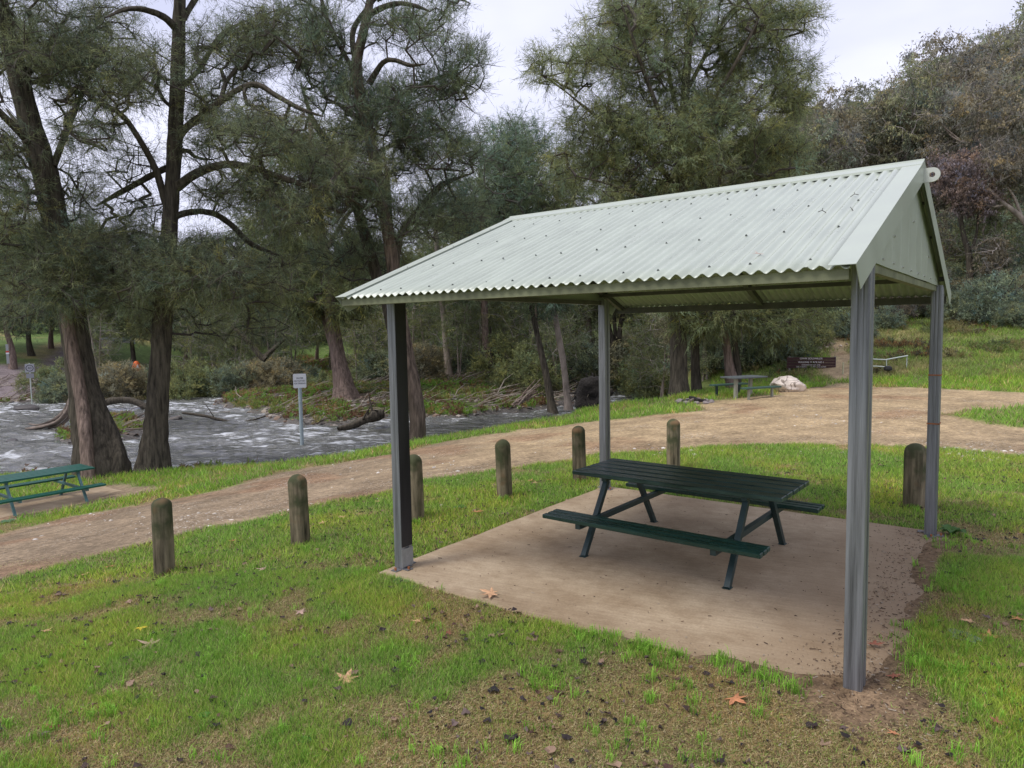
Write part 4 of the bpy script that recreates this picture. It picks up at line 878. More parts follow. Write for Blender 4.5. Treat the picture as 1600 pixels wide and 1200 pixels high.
def boulder_mat():
    m = mat('pale_cracked_boulder', (.66, .58, .50), .9, noise=(3, .22), bump=(5, .9, .06)); t, b = nodes_of(m); L = t.links.new
    src = b.inputs['Base Color'].links[0].from_socket; tcn = N(t, 'ShaderNodeTexCoord'); vo = N(t, 'ShaderNodeTexVoronoi', feature='DISTANCE_TO_EDGE'); vo.inputs['Scale'].default_value = 3.2
    n = N(t, 'ShaderNodeTexNoise'); n.inputs['Scale'].default_value = 4; L(tcn.outputs['Object'], n.inputs['Vector']); ad = N(t, 'ShaderNodeMix', data_type='RGBA'); ad.inputs[0].default_value = .35; L(tcn.outputs['Object'], ad.inputs[6]); L(n.outputs['Color'], ad.inputs[7]); L(ad.outputs[2], vo.inputs['Vector'])
    r_ = N(t, 'ShaderNodeValToRGB'); r_.color_ramp.elements[0].position = .012; r_.color_ramp.elements[0].color = (.2, .17, .15, 1); r_.color_ramp.elements[1].position = .05; L(vo.outputs['Distance'], r_.inputs[0])
    x_ = N(t, 'ShaderNodeMix', data_type='RGBA', blend_type='MULTIPLY'); x_.inputs[0].default_value = .8; L(src, x_.inputs[6]); L(r_.outputs[0], x_.inputs[7]); L(x_.outputs[2], b.inputs['Base Color']); return m
q = hit(1232, 612); k = ((q - CAM) @ CF) / FPX
o = rock('boulder', (q[0], q[1], q[2] + 9 * k), (29 * k, 16 * k, 14 * k), 3, boulder_mat(), 'large pale cracked boulder in front of the brown sign', 'boulder', rough=.35); o.rotation_euler = (0, R_(7), facing(q))
# camp fire ring
q = hit(1085, 630); fr = thing('fire_ring', 'blackened campfire ring of stones and charred logs by the track edge', 'campfire', q, 0)
rr = random.Random(5)
for i in range(11):
    a = 2 * math.pi * i / 11; R0 = .42; s_ = rr.uniform(.07, .11); o = rock('ring_stone', (R0 * 1.25 * math.cos(a), R0 * math.sin(a), .05), (s_, s_ * .8, s_ * .7), 30 + i, mat('ring_stone_grey', (.22, .19, .18), .9, noise=(8, .4)), sub=2); o.parent = fr
for i, (a, L) in enumerate(((.3, .7), (1.4, .55), (2.3, .8))):
    m = MB(); m.tube([(-math.cos(a) * L / 2, -math.sin(a) * L / 2, .06 + .03 * i), (0, 0, .10 + .03 * i), (math.cos(a) * L / 2, math.sin(a) * L / 2, .08 + .03 * i)], .045, 8); m.build('charred_log', M_CHAR if i != 1 else M_LOG, fr)
# dark rock in the rapids and rocks of the far channel
for i, (px, py, w_, h_, lab) in enumerate([(18, 692, 11, 6, 'single dark rock breaking the rapids near the left frame edge'), (1003, 606, 20, 9, 'large dark flat boulder in the upstream channel'), (975, 598, 14, 8, 'rounded dark boulder at the foot of the forked tree upstream'), (1045, 633, 16, 7, 'grey rock at the bank between the root mass and the thick trunks'), (42, 640, 20, 7, 'brown flat rock at the far water edge below the road'), (1030, 622, 10, 6, 'small grey stone at the upstream water edge'), (275, 655, 11, 5, 'dark stone at the tip of the cobble island')]):
    d = ray(px, py); t_ = (ZW - CAM[2]) / d[2]; q = CAM + d * t_; k = t_ / FPX
    rock('river_rock', (q[0], q[1], q[2] + h_ * k * .2), (w_ * k, w_ * k * .8, h_ * k), 50 + i, mat('wet_dark_rock', (.07, .062, .055), .5, noise=(4, .4), bump=(8, .8, .05)), lab, 'rock', 'rocks in and beside the river', sub=3)
# cobbles on the island, river edges and small far boulders
def cobbles(name, n, sel, smin, smax, pal, label, seed):
    import bmesh
    bm = bmesh.new(); bmesh.ops.create_icosphere(bm, subdivisions=1, radius=1); V0 = np.array([v.co[:] for v in bm.verts]); F0 = np.array([[v.index for v in f.verts] for f in bm.faces]); bm.free()
    r = np.random.default_rng(seed); P = sel(r, n); n = len(P); s_ = r.uniform(smin, smax, n) * r.choice([.6, 1, 1, 1.6], n); a = r.uniform(0, 6.28, n)
    V = V0[None] * (1 + .25 * r.normal(size=(n, len(V0), 1)) * .6) * np.stack([s_, s_ * r.uniform(.6, 1, n), s_ * r.uniform(.35, .7, n)], 1)[:, None]
    V = np.stack([V[..., 0] * np.cos(a)[:, None] - V[..., 1] * np.sin(a)[:, None], V[..., 0] * np.sin(a)[:, None] + V[..., 1] * np.cos(a)[:, None], V[..., 2]], -1) + P[:, None]
    F = (F0[None] + (np.arange(n) * len(V0))[:, None, None]).reshape(-1, 3); C = np.array(pal)[r.integers(0, len(pal), n)] * r.uniform(.7, 1.3, (n, 1))
    o = mk(name, V.reshape(-1, 3), F, M_STONE, col=np.repeat(C, len(V0), 0)); tag(o, label, 'stones', kind='stuff')
def sel_island(r, n):
    x = r.uniform(-60, -8, n * 12); y = r.uniform(-5, 45, n * 12); wd_ = gi(WD, x, y); dn_ = gi(DN, x, y); z = gi(Zg, x, y)
    k = (dn_ > .8) & (z > ZW - .25) & (z < ZW + .75) & (wd_ > -6); x, y, z = x[k][:n], y[k][:n], z[k][:n]; return np.stack([x, y, z], 1)
PALC = [(.22, .20, .18), (.15, .135, .12), (.34, .30, .26), (.10, .085, .075), (.20, .14, .10), (.25, .21, .16)]
cobbles('island_cobbles', 6500, sel_island, .06, .16, PALC, 'loose river cobbles over the low island and the water edges', 61)
def sel_trail(r, n):
    P = []
    while len(P) < n:
        px = r.normal(1283, 10); dd = r.uniform(31, 41); px += (35 - dd) * 2.5; q = onb(px, dd); P.append(q + [0, 0, .03])
    return np.array(P)
cobbles('trail_scree', 260, sel_trail, .06, .2, [(.45, .36, .26), (.33, .25, .18), (.55, .47, .38)], 'loose pale stones on the trail climbing behind the brown sign', 62)
# white gravel washed along the track edge
def sel_grav(r, n):
    P = []
    for px, py, sx, sy, k in [(1400, 706, 90, 4, .35), (1300, 655, 60, 5, .1), (1540, 712, 60, 5, .25), (1080, 706, 60, 3, .2), (300, 815, 160, 12, .25), (600, 730, 120, 14, .15)]:
        for i in range(int(n * k)):
            q = hit(r.normal(px, sx), r.normal(py, sy)); P.append(q + [0, 0, .002])
    return np.array(P)
cobbles('track_gravel', 520, sel_grav, .012, .028, [(.6, .56, .5), (.5, .44, .36), (.35, .3, .25)], 'pale gravel washed along the edge of the dirt track', 63)

# ------------------------------------------------------------ fallen plane leaves
def plane_leaf(size, seed, lobes=5):
    rr = random.Random(seed); P = []; n = lobes
    for i in range(n):
        a = math.pi / 2 + (i - (n - 1) / 2) * R_(58); L = size * (1 - .16 * abs(i - (n - 1) / 2)) * rr.uniform(.88, 1.08)
        for da, k in ((-.30, .42), (-.20, .62), (-.17, .66), (-.07, .78), (0, 1), (.08, .80), (.16, .68), (.22, .60)): P.append((math.cos(a - da) * L * k, math.sin(a - da) * L * k))
        if i < n - 1: a2 = a + R_(29); P.append((math.cos(a2) * size * .30, math.sin(a2) * size * .30))
    P.append((-.02 * size, -.12 * size)); P.append((.02 * size, -.12 * size)) if False else None
    P = [p for p in P if p]
    # order by angle for a clean fan
    P.sort(key=lambda p: -((math.atan2(p[1], p[0]) - (-math.pi / 2) + 2 * math.pi) % (2 * math.pi)))
    ph = rr.uniform(0, 6)
    def zf(x_, y_): r_ = math.hypot(x_, y_) / size; return .010 + size * (.16 * r_ ** 2 * math.sin(3 * math.atan2(y_, x_) + ph) + .06 * r_)
    V = [(0, 0, .012)] + [(x_, y_, max(.002, zf(x_, y_))) for x_, y_ in P] + [(x_ * .5, y_ * .5, zf(x_ * .5, y_ * .5) + .002) for x_, y_ in P]
    k = len(P); F = []
    for i in range(k):
        j = (i + 1) % k; F.append((1 + i, 1 + j, 1 + k + j, 1 + k + i)); F.append((1 + k + i, 1 + k + j, 0))
    return V, F
LV = [(540, 1068, .13, 'tan', 'large star shaped tan plane leaf on brown turf, nearest the bottom centre left', 7), (237, 1012, .13, 'dust', 'flat dusty pink plane leaf beside the small yellow leaf', 5), (221, 986, .07, 'yel', 'small bright yellow leaf on the left lawn', 5), (71, 991, .07, 'tan', 'small tan leaf near the left frame edge below the first bollard', 5),
      (768, 941, .14, 'tan', 'tan curled plane leaf lying on the front edge of the slab', 7), (1148, 1098, .12, 'org', 'crumpled orange brown leaf on bare turf left of the front right post', 5), (1545, 1000, .11, 'org', 'orange leaf beside the grey green weed at the right', 5), (1516, 976, .09, 'tan', 'pale tan leaf above the grey green weed at the right', 5),
      (172, 889, .09, 'org', 'orange leaf in the grass left of the first bollard', 5), (130, 902, .07, 'tan', 'tan leaf in the grass at the far left by the track edge', 5), (505, 820, .10, 'tan', 'tan leaf right of the second bollard', 5), (535, 810, .10, 'tan', 'tan leaf halfway between the second bollard and the front left post', 5), (441, 808, .08, 'tan', 'pale leaf just left of the second bollard', 5), (366, 848, .08, 'org', 'orange leaf between the first and second bollards', 5),
      (590, 786, .08, 'tan', 'tan leaf in bright grass left of the front left post', 5), (828, 754, .10, 'org', 'orange leaf in bright grass right of the leaning bollard', 5), (838, 757, .08, 'tan', 'pale leaf touching the orange one right of the leaning bollard', 5), (858, 752, .07, 'org', 'small orange leaf left of the fifth bollard', 5), (745, 803, .11, 'org', 'orange leaf on the grass below the leaning bollard', 5),
      (1592, 972, .09, 'org', 'brown orange leaf at the right frame edge', 5), (700, 993, .06, 'red', 'small reddish leaf in the turf in front of the slab corner', 5), (832, 1000, .06, 'red', 'small reddish brown leaf in front of the slab edge', 5), (655, 975, .06, 'tan', 'small pale leaf below the front left post', 5), (1395, 1062, .07, 'red', 'reddish leaf on the dirt right of the front right post', 5), (1366, 1022, .09, 'red', 'reddish brown leaf on dirt behind the front right post', 5), (412, 893, .09, 'dust', 'dusty pinkish leaf on the lawn below the second bollard', 5), (470, 960, .08, 'dust', 'dusty leaf on the lawn in front of the bollards', 5), (1558, 1135, .06, 'red', 'small reddish leaf near the right bottom corner', 5), (1398, 1153, .06, 'org', 'small orange leaf on turf below the front right post', 5), (80, 1140, .07, 'red', 'dark reddish leaf near the bottom left corner', 5)]
LC = {'tan': (.55, .33, .19), 'dust': (.42, .29, .23), 'yel': (.75, .55, .06), 'org': (.50, .22, .11), 'red': (.26, .10, .065)}
for i, (px, py, s_, c_, lab, nl) in enumerate(LV):
    q = hit(px, py); V, F = plane_leaf(s_ * .95, i + 3, min(nl, 6)); zz_ = q[2]
    if slab_sd(q[0], q[1]) > 0: zz_ = max(zz_, .0)
    V = np.array(V); C = np.array(LC[c_]) * np.random.default_rng(i).uniform(.75, 1.15, (len(V), 1))
    o = mk('plane_leaf', V, F, M_DLEAF, col=C); o.location = (float(q[0]), float(q[1]), float(zz_) + .018); o.rotation_euler = (random.uniform(-.15, .15), random.uniform(-.15, .15), i * 2.1); tag(o, lab, 'leaf', 'fallen leaves on the lawn')
# leaf and twigs caught on the roof and crumb on the table
for (q_, y0, lab, s_) in [((1253, 396), 0, 'small brown leaf lying on the roof sheet near the right eave', .05)]:
    X0 = -.52; yy = EY0 + .27; zz_ = EZ + (yy - EY0) * math.tan(SL) + .012; V, F = plane_leaf(.045, 77); o = mk('roof_leaf', V, F, M_DLEAF, col=np.tile([.42, .33, .28], (len(V), 1))); o.location = (X0, yy, zz_); o.rotation_euler = (SL, 0, 1); tag(o, lab, 'leaf')
for i, (x_, q_, L) in enumerate([(-.28, .62, .05), (-.18, .45, .045), (-.35, .46, .05)]):
    yy = EY0 + (RY - EY0) * q_; zz_ = EZ + (RZ_ - EZ) * q_ + .012; m = MB(); m.tube([(0, 0, 0), (L * .5, L * .3, .012), (L, .01, .004)], .0025, 5); m.tube([(L * .5, L * .3, .012), (L * .4, L * .6, .02)], .002, 5)
    o = m.build('roof_twig', M_TWIG); o.location = (x_, yy, zz_); o.rotation_euler = (SL, 0, i * 1.7); tag(o, ['dark twig near the ridge at the right end of the roof', 'dark twig below the ridge beside the right barge', 'pale bent twig amid the right roof sheet', 'fine twig in the middle of the roof', 'small twig low on the middle of the roof'][i], 'twig')
# broadleaf weeds
def weed(px, py, s_, col_, label, seed, nl=7, flat=.25):
    q = hit(px, py); rr = random.Random(seed); V = []; F = []; C = []
    for i in range(nl):
        a = 2 * math.pi * i / nl + rr.uniform(-.3, .3); L = s_ * rr.uniform(.7, 1.1); W_ = L * .34; b = len(V)
        for t_, k in ((0, .12), (.25, .7), (.5, 1), (.75, .75), (1, .05)):
            for s2 in (-1, 0, 1):
                x_ = L * t_; y_ = s2 * W_ * k / 1; z_ = .01 + L * flat * math.sin(t_ * 2.4) - (.08 * L if s2 == 0 else 0) * k
                V.append((x_ * math.cos(a) - y_ * math.sin(a), x_ * math.sin(a) + y_ * math.cos(a), z_)); C.append([v * (1.15 if s2 == 0 else 1) for v in col_])
        for r_ in range(4):
            for s2 in range(2): k = b + r_ * 3 + s2; F.append((k, k + 1, k + 4, k + 3))
    o = mk('broadleaf_weed', V, F, M_GRASS, col=np.array(C), smooth=True); o.location = Vector(map(float, q)); tag(o, label, 'weed', 'broadleaf weeds in the lawn')
weed(1503, 1000, .12, (.20, .28, .18), 'grey green mullein like weed between two leaves at the right', 1, 8)
weed(625, 912, .09, (.10, .19, .07), 'broadleaf weed just in front of the front left post', 2, 5)
weed(640, 922, .07, (.09, .20, .05), 'smaller broadleaf weed below the one at the front left post', 3, 5)
weed(1487, 838, .15, (.07, .16, .035), 'dark green dock weed right of the back right post', 4, 9, .6)
weed(10, 817, .16, (.12, .22, .12), 'grey green weed at the left frame edge beside the track', 5, 8)
weed(478, 1160, .045, (.09, .25, .05), 'small bright green weed near the bottom left of the lawn', 6, 6)
weed(520, 1175, .045, (.08, .23, .05), 'small bright weed close to the bottom edge below the large tan leaf', 7, 6)
weed(318, 1120, .045, (.10, .26, .05), 'bright green weed low in the left lawn', 8, 6)
weed(970, 1135, .045, (.09, .24, .04), 'bright green weed in brown turf near the bottom centre', 9, 6)
weed(720, 795, .10, (.08, .2, .06), 'weed beside the orange leaf near the slab', 10, 7)
# ------------------------------------------------------------ trees
def thick(pts, rad, n, rr, flare=0, lump=.08):
    """smoothed tube with lumpy cross-section; pts are 3D"""
    P = np.array(pts, float); R = np.array(rad, float); m = len(P); T = np.arange(m); t = np.linspace(0, m - 1, (m - 1) * 5 + 1)
    # Catmull-Rom
    i = np.clip(t.astype(int), 0, m - 2); u = (t - i)[:, None]; g = lambda k: P[np.clip(i + k, 0, m - 1)]
    Q = .5 * (2 * g(0) + (g(1) - g(-1)) * u + (2 * g(-1) - 5 * g(0) + 4 * g(1) - g(2)) * u ** 2 + (3 * g(0) - g(-1) - 3 * g(1) + g(2)) * u ** 3); r_ = np.interp(t, T, R)
    D = np.gradient(Q, axis=0); D /= np.linalg.norm(D, axis=1)[:, None] + 1e-9; X = np.cross(D, [0.31, .95, .05]); X /= np.linalg.norm(X, axis=1)[:, None] + 1e-9; Yv = np.cross(D, X)
    a = np.linspace(0, 2 * np.pi, n, endpoint=False); ph = rr.uniform(0, 6, 4); L = np.cumsum(np.r_[0, np.linalg.norm(np.diff(Q, axis=0), axis=1)])
    prof = 1 + lump * (np.sin(3 * a[None] + ph[0] + L[:, None] * .3) + .7 * np.sin(5 * a[None] + ph[1] - L[:, None] * .5) + .4 * rr.normal(size=(len(Q), n)))
    if flare:
        f = np.exp(-L / (R[0] * 2.2))[:, None]; prof = prof * (1 + f * flare * (.5 + .5 * np.sin(5 * a[None] + ph[2])))
    V = Q[:, None] + (X[:, None] * np.cos(a)[None, :, None] + Yv[:, None] * np.sin(a)[None, :, None]) * (r_[:, None] * prof)[..., None]
    k = len(Q); I, J = np.meshgrid(np.arange(k - 1), np.arange(n), indexing='ij'); b = (I * n + J).ravel(); c = (I * n + (J + 1) % n).ravel()
    return V.reshape(-1, 3), np.stack([b, c, c + n, b + n], 1), Q, r_
def frusta(A, B, ra, rb, n=4):
    D = B - A; L = np.linalg.norm(D, axis=1)[:, None] + 1e-9; D = D / L; X = np.cross(D, np.array([.3, .2, .93])); X /= np.linalg.norm(X, axis=1)[:, None] + 1e-9; Y_ = np.cross(D, X)
    a = np.linspace(0, 2 * np.pi, n, endpoint=False); ring = X[:, None] * np.cos(a)[None, :, None] + Y_[:, None] * np.sin(a)[None, :, None]
    V = np.concatenate([A[:, None] + ring * ra[:, None, None], B[:, None] + ring * rb[:, None, None]], 1); m = len(A); k = np.arange(n); f = np.stack([k, (k + 1) % n, n + (k + 1) % n, n + k], 1)
    return V.reshape(-1, 3), (f[None] + (np.arange(m) * 2 * n)[:, None, None]).reshape(-1, 4)
def leaves(P, dirs, r, K, ML, L_tw, L_n, W_n, style, col, var=.35):
    """K twiglets per cluster, ML needles/leaves on each"""
    n = len(P); td = dirs[:, None] * .55 + r.normal(size=(n, K, 3)) * .62 + np.array([0, 0, {'she': .12, 'brush': .5, 'gum': -.25, 'shrub': .35}[style]])
    td /= np.linalg.norm(td, axis=2)[..., None]; tl = L_tw * r.uniform(.5, 1.25, (n, K))
    s = r.uniform(.0, 1, (n, K, ML)); base = P[:, None, None] + td[:, :, None] * (tl[..., None] * s)[..., None] + r.normal(size=(n, K, ML, 3)) * .03 * L_tw
    droop = {'she': -.45, 'brush': .25, 'gum': -.9, 'shrub': .1}[style]; mix = {'she': .75, 'brush': .9, 'gum': .25, 'shrub': .5}[style]
    nd = td[:, :, None] * mix + r.normal(size=(n, K, ML, 3)) * .42 + np.array([0, 0, droop]) * r.uniform(.3, 1.2, (n, K, ML, 1)); nd /= np.linalg.norm(nd, axis=3)[..., None]
    nl = (L_n * r.uniform(.6, 1.3, (n, K, ML)))[..., None]; side = np.cross(nd, r.normal(size=(n, K, ML, 3))); side /= np.linalg.norm(side, axis=3)[..., None] + 1e-9; sw = side * W_n * .5 * r.uniform(.7, 1.3, (n, K, ML, 1))
    cc = np.array(col) * (1 + var * r.normal(size=(n, 1, 1, 1)) * .6) * (1 + var * r.normal(size=(n, K, 1, 1)) * .4)
    hue = r.normal(size=(n, 1, 1, 1)) * .12; cc = cc * np.concatenate([1 + hue, 1 + hue * .3, 1 - hue], -1); cc = np.clip(np.broadcast_to(cc, (n, K, ML, 3)) * r.uniform(.75, 1.25, (n, K, ML, 1)), .004, .9)
    if style in ('gum', 'shrub'):
        V = np.stack([base, base + nd * nl * .45 + sw, base + nd * nl, base + nd * nl * .45 - sw], 3).reshape(-1, 3); return V, np.arange(len(V)).reshape(-1, 4), np.repeat(cc.reshape(-1, 3), 4, 0)
    V = np.stack([base - sw, base + sw, base + nd * nl], 3).reshape(-1, 3); return V, np.arange(len(V)).reshape(-1, 3), np.repeat(cc.reshape(-1, 3), 3, 0)
def make_tree(name, label, cat, base, stems, clusters, seed, bark, twig, style, col, K=6, ML=14, L_tw=.55, L_n=.26, W_n=.012, tip=.008, group=None, maxr=.09, flare=.5, lump=.08, dead=0, nseg=12, gap=.0, var=.35):
    """stems: list of (pts, radii[, bark]) in world coords; clusters: (n,3) world points. First stem starts at the base."""
    r = np.random.default_rng(seed); base = np.array(base, float); T = thing(name, label, cat, base, 0, group)
    NP = []; NPar = []; NR = []; groups = {}
    for st in stems:
        pts, rad = st[0], st[1]; bk = st[2] if len(st) > 2 else bark; first = st is stems[0] or (len(st) > 3 and st[3])
        V, F, Q, rq = thick(pts, rad, nseg if max(rad) > .08 else 7, r, flare if first else 0, lump)
        groups.setdefault(bk.name, [bk, []])[1].append((V, F)); k0 = int(len(Q) * (.22 if first else 0))
        for i in range(k0, len(Q)): NP.append(Q[i]); NPar.append(-1); NR.append(rq[i])
    for bn, (bk, L) in groups.items():
        o = 0; VV = []; FF = []
        for V, F in L: VV.append(V - base); FF.append(F + o); o += len(V)
        mk('trunk', np.concatenate(VV), np.concatenate(FF), bk, T, smooth=True)
    C = np.asarray(clusters, float)
    if len(C):
        S0 = np.array(NP); d0 = np.array([((S0 - c) ** 2).sum(1).min() for c in C]); C = C[np.argsort(d0)]; cap = len(NP) + len(C) * 8
        A = np.zeros((cap, 3)); A[:len(NP)] = S0; par = np.full(cap, -1); isc = np.zeros(cap, bool); n = len(NP); fixed = n; dirs = np.zeros((len(C), 3)); Pc = np.zeros((len(C), 3))
        for ci, c in enumerate(C):
            v = c - A[:n]; d = np.sqrt((v ** 2).sum(1)); j = int(np.argmin(d + .45 * np.maximum(0, -v[:, 2]) + (np.arange(n) < fixed) * .0)); L = d[j]; k = max(1, min(7, int(L / .45))); p = j; a0 = A[j].copy(); perp = r.normal(size=3) * .07 * L + np.array([0, 0, .10 * L])
            for q in range(1, k + 1):
                t = q / k; A[n] = a0 + (c - a0) * t + perp * math.sin(math.pi * t) + r.normal(size=3) * .02 * L * (t < 1); par[n] = p; p = n; n += 1
            isc[p] = True; dirs[ci] = (A[p] - A[par[p]]) if par[p] >= 0 else [0, 0, 1]; Pc[ci] = A[p]
        cnt = isc[:n].astype(float)
        for i in range(n - 1, fixed - 1, -1):
            if par[i] >= fixed: cnt[par[i]] += cnt[i]
        rad = np.minimum(tip * np.maximum(cnt, 1) ** .45, maxr * .7); ids = np.arange(fixed, n); pr = par[ids]; ra = np.where(pr >= fixed, rad[pr], rad[ids]); ra = np.minimum(ra, rad[ids] * 1.6)
        V1, F1 = frusta(A[pr], A[ids], ra, rad[ids]); dirs /= np.linalg.norm(dirs, axis=1)[:, None] + 1e-9
        keep = r.random(len(C)) > dead; V2, F2, C2 = leaves(Pc[keep], dirs[keep], r, K, ML, L_tw, L_n, W_n, style, col, var)
        # fine bare twiglets
        nt_ = len(Pc); td = dirs[:, None] + r.normal(size=(nt_, 2, 3)) * .6; td /= np.linalg.norm(td, axis=2)[..., None]; a_ = np.repeat(Pc, 2, 0); b_ = a_ + td.reshape(-1, 3) * L_tw * .9
        V3, F3 = frusta(a_, b_, np.full(len(a_), tip * .8), np.full(len(a_), tip * .3), 3)
        mk('branches', np.concatenate([V1, V3]) - base, [F1, F3 + len(V1)], twig, T)
        mk('crown', V2 - base, F2, M_LEAF, T, col=C2)
    return T
def blobs(B, r, gap=.40, gs=.55, mult=1.6):
    """B: (px,py,depth,rx,ry px,rd m,n) -> cluster points, thinned by noise for gaps"""
    out_ = []
    for px, py, dep, rx, ry, rd, n in B:
        n = int(n * mult); m = int(n * 2.6); u = r.normal(size=(m, 3)); u /= np.linalg.norm(u, axis=1)[:, None]; u *= r.uniform(0, 1, (m, 1)) ** (1 / 2.4)
        dd = dep + u[:, 2] * rd; P = np.array([at(px + a * rx, py + b * ry, d_) for a, b, d_ in zip(u[:, 0], u[:, 1], dd)]); k = vn3(P / gs + 50, 3) > gap; P = P[k][:n]; out_.append(P)
    return np.concatenate(out_)
def stem(pts, bark=None, root=False):
    """pts: (px, py, depth, radius px) -> world polyline and radii"""
    P = [at(a, b, d) for a, b, d, _ in pts]; R = [q * d / FPX for _, _, d, q in pts]; R = R if root else [q * .84 for q in R]; R[-1] *= 1 if root else .35; t = [P, R]
    if bark is not None or root: t.append(bark or M_BARK)
    if root: t.append(True)
    return tuple(t)
NEEDLE = (.20, .23, .125); NEEDLE2 = (.20, .23, .10); NEEDLE3 = (.165, .22, .13)
rt = np.random.default_rng(77)
# --- leaning near tree with the swollen buttress
D = 20.4
def dz(px, py, dep): return hit(px, py)[2]
t1 = [stem([(168, 752, D, 37), (160, 715, D, 34), (146, 665, D, 27), (131, 600, D, 21), (119, 530, D, 19), (103, 440, D - .2, 18), (87, 350, D - .5, 17), (70, 270, D - .8, 18), (50, 205, D - 1, 16), (28, 120, D - 1.2, 14), (5, 30, D - 1.5, 12), (-20, -80, D - 2, 9), (-40, -230, D - 2, 4)], M_BARK, True),
      stem([(139, 750, D - .75, 13), (135, 690, D - .70, 11), (127, 620, D - .45, 11), (116, 560, D - .40, 11), (106, 500, D - .35, 11), (93, 420, D - .35, 10), (78, 340, D - .6, 8)], M_BARKR),
      stem([(183, 752, D - .3, 17), (184, 715, D - .2, 16), (173, 675, D, 13), (155, 628, D, 8), (140, 590, D, 4)], M_BARK),
      stem([(58, 235, D - .9, 9), (30, 205, D - 1.5, 7), (-5, 170, D - 2, 6), (-50, 120, D - 2.5, 4)]), stem([(80, 300, D - .6, 8), (52, 262, D + .8, 6), (40, 215, D + 1.5, 6), (10, 170, D + 2, 4)]),
      stem([(84, 260, D - .8, 6), (110, 190, D - .2, 5), (140, 120, D + .8, 4), (175, 60, D + 1.5, 3)]), stem([(30, 130, D - 1.2, 7), (70, 80, D - .6, 5), (110, 20, D, 4)]), stem([(100, 430, D - .2, 4), (70, 425, D - 1, 3), (30, 440, D - 1.8, 2)])]
c1_ = blobs([(40, 60, D - 1, 95, 75, 3, 190), (110, 110, D, 80, 60, 2.5, 140), (150, 50, D + 1, 70, 55, 2, 100), (25, 330, D - 1, 70, 60, 2, 90), (50, 420, D - 1, 90, 60, 2, 85), (110, 455, D - 1.4, 70, 45, 1, 95), (95, 400, D - 1.4, 55, 45, 1, 60), (-60, 200, D - 1, 100, 160, 3, 150), (0, -60, D - 2, 140, 60, 3, 120), (20, 240, D - 1, 60, 50, 2, 50), (20, 490, D + 1, 60, 25, 1.5, 20), (125, 300, D + .5, 45, 60, 2, 45), (110, 380, D, 50, 30, 2, 40)], rt)
make_tree('river_she_oak', 'leaning river she oak with swollen two toned buttress trunk behind the left picnic table', 'tree', hit(165, 744), t1, c1_, 1, M_BARK, M_TWIG, 'she', NEEDLE, group='river she oaks along the near bank', nseg=22, flare=.22, K=6, ML=12, L_tw=.66, L_n=.20, W_n=.010, tip=.0085)
# --- straight near tree with the long arching limbs
D = 20.6
t2 = [stem([(238, 750, D, 27), (240, 715, D, 21), (244, 665, D, 16), (249, 600, D, 14.5), (254, 520, D, 13.5), (260, 440, D, 13), (265, 360, D, 12), (270, 280, D, 10.5), (275, 190, D, 10.5), (278, 110, D, 10), (280, 30, D, 9), (283, -60, D, 8), (288, -220, D, 4)], M_BARK, True),
      stem([(221, 752, D - .1, 11), (228, 715, D - .1, 9), (236, 680, D, 6)], M_BARKR),
      stem([(259, 318, D, 7), (243, 265, D - .3, 6), (216, 215, D - .8, 5), (188, 178, D - 1.2, 5), (150, 158, D - 1.6, 4.5), (120, 136, D - 1.8, 4), (100, 158, D - 2, 3), (75, 152, D - 2.2, 2.5)]),
      stem([(262, 262, D, 6), (235, 275, D + .5, 5.5), (208, 290, D + 1, 5), (182, 304, D + 1.4, 4.5), (150, 322, D + 1.8, 3)]),
      stem([(278, 292, D, 8.5), (305, 272, D - .4, 8), (350, 257, D - 1, 6.5), (392, 261, D - 1.4, 6), (430, 274, D - 1.6, 5.5), (480, 290, D - 1.6, 5), (530, 300, D - 1.4, 4), (575, 330, D - 1, 2.5)]),
      stem([(273, 338, D, 6), (300, 331, D + .3, 5.5), (332, 333, D + .6, 5.5), (360, 350, D + .8, 5), (386, 376, D + 1, 5), (412, 390, D + 1, 4), (440, 400, D + 1, 2.5)]),
      stem([(276, 218, D, 7), (300, 192, D - .4, 6), (340, 163, D - 1, 5), (372, 140, D - 1.4, 5), (402, 132, D - 1.6, 5), (430, 148, D - 1.8, 4.5), (470, 170, D - 2, 4), (505, 182, D - 2, 3)]),
      stem([(277, 48, D, 7), (256, 27, D - .5, 6), (226, 15, D - 1, 5), (195, 15, D - 1.5, 4), (165, 28, D - 2, 3)]), stem([(278, 140, D, 5), (310, 110, D + .8, 4), (345, 55, D + 1.2, 4), (390, 30, D + 1.5, 3)]),
      stem([(281, 40, D, 5), (320, -20, D + .5, 5), (380, -60, D + 1, 4)]), stem([(276, 240, D, 5), (292, 235, D + .5, 4), (305, 245, D + .8, 3), (330, 250, D + 1, 2.5)]), stem([(264, 390, D, 4), (225, 400, D - .7, 3.5), (190, 420, D - 1.2, 2.5)]), stem([(262, 420, D, 4), (310, 430, D - .8, 3.5), (360, 440, D - 1.4, 2.5)])]
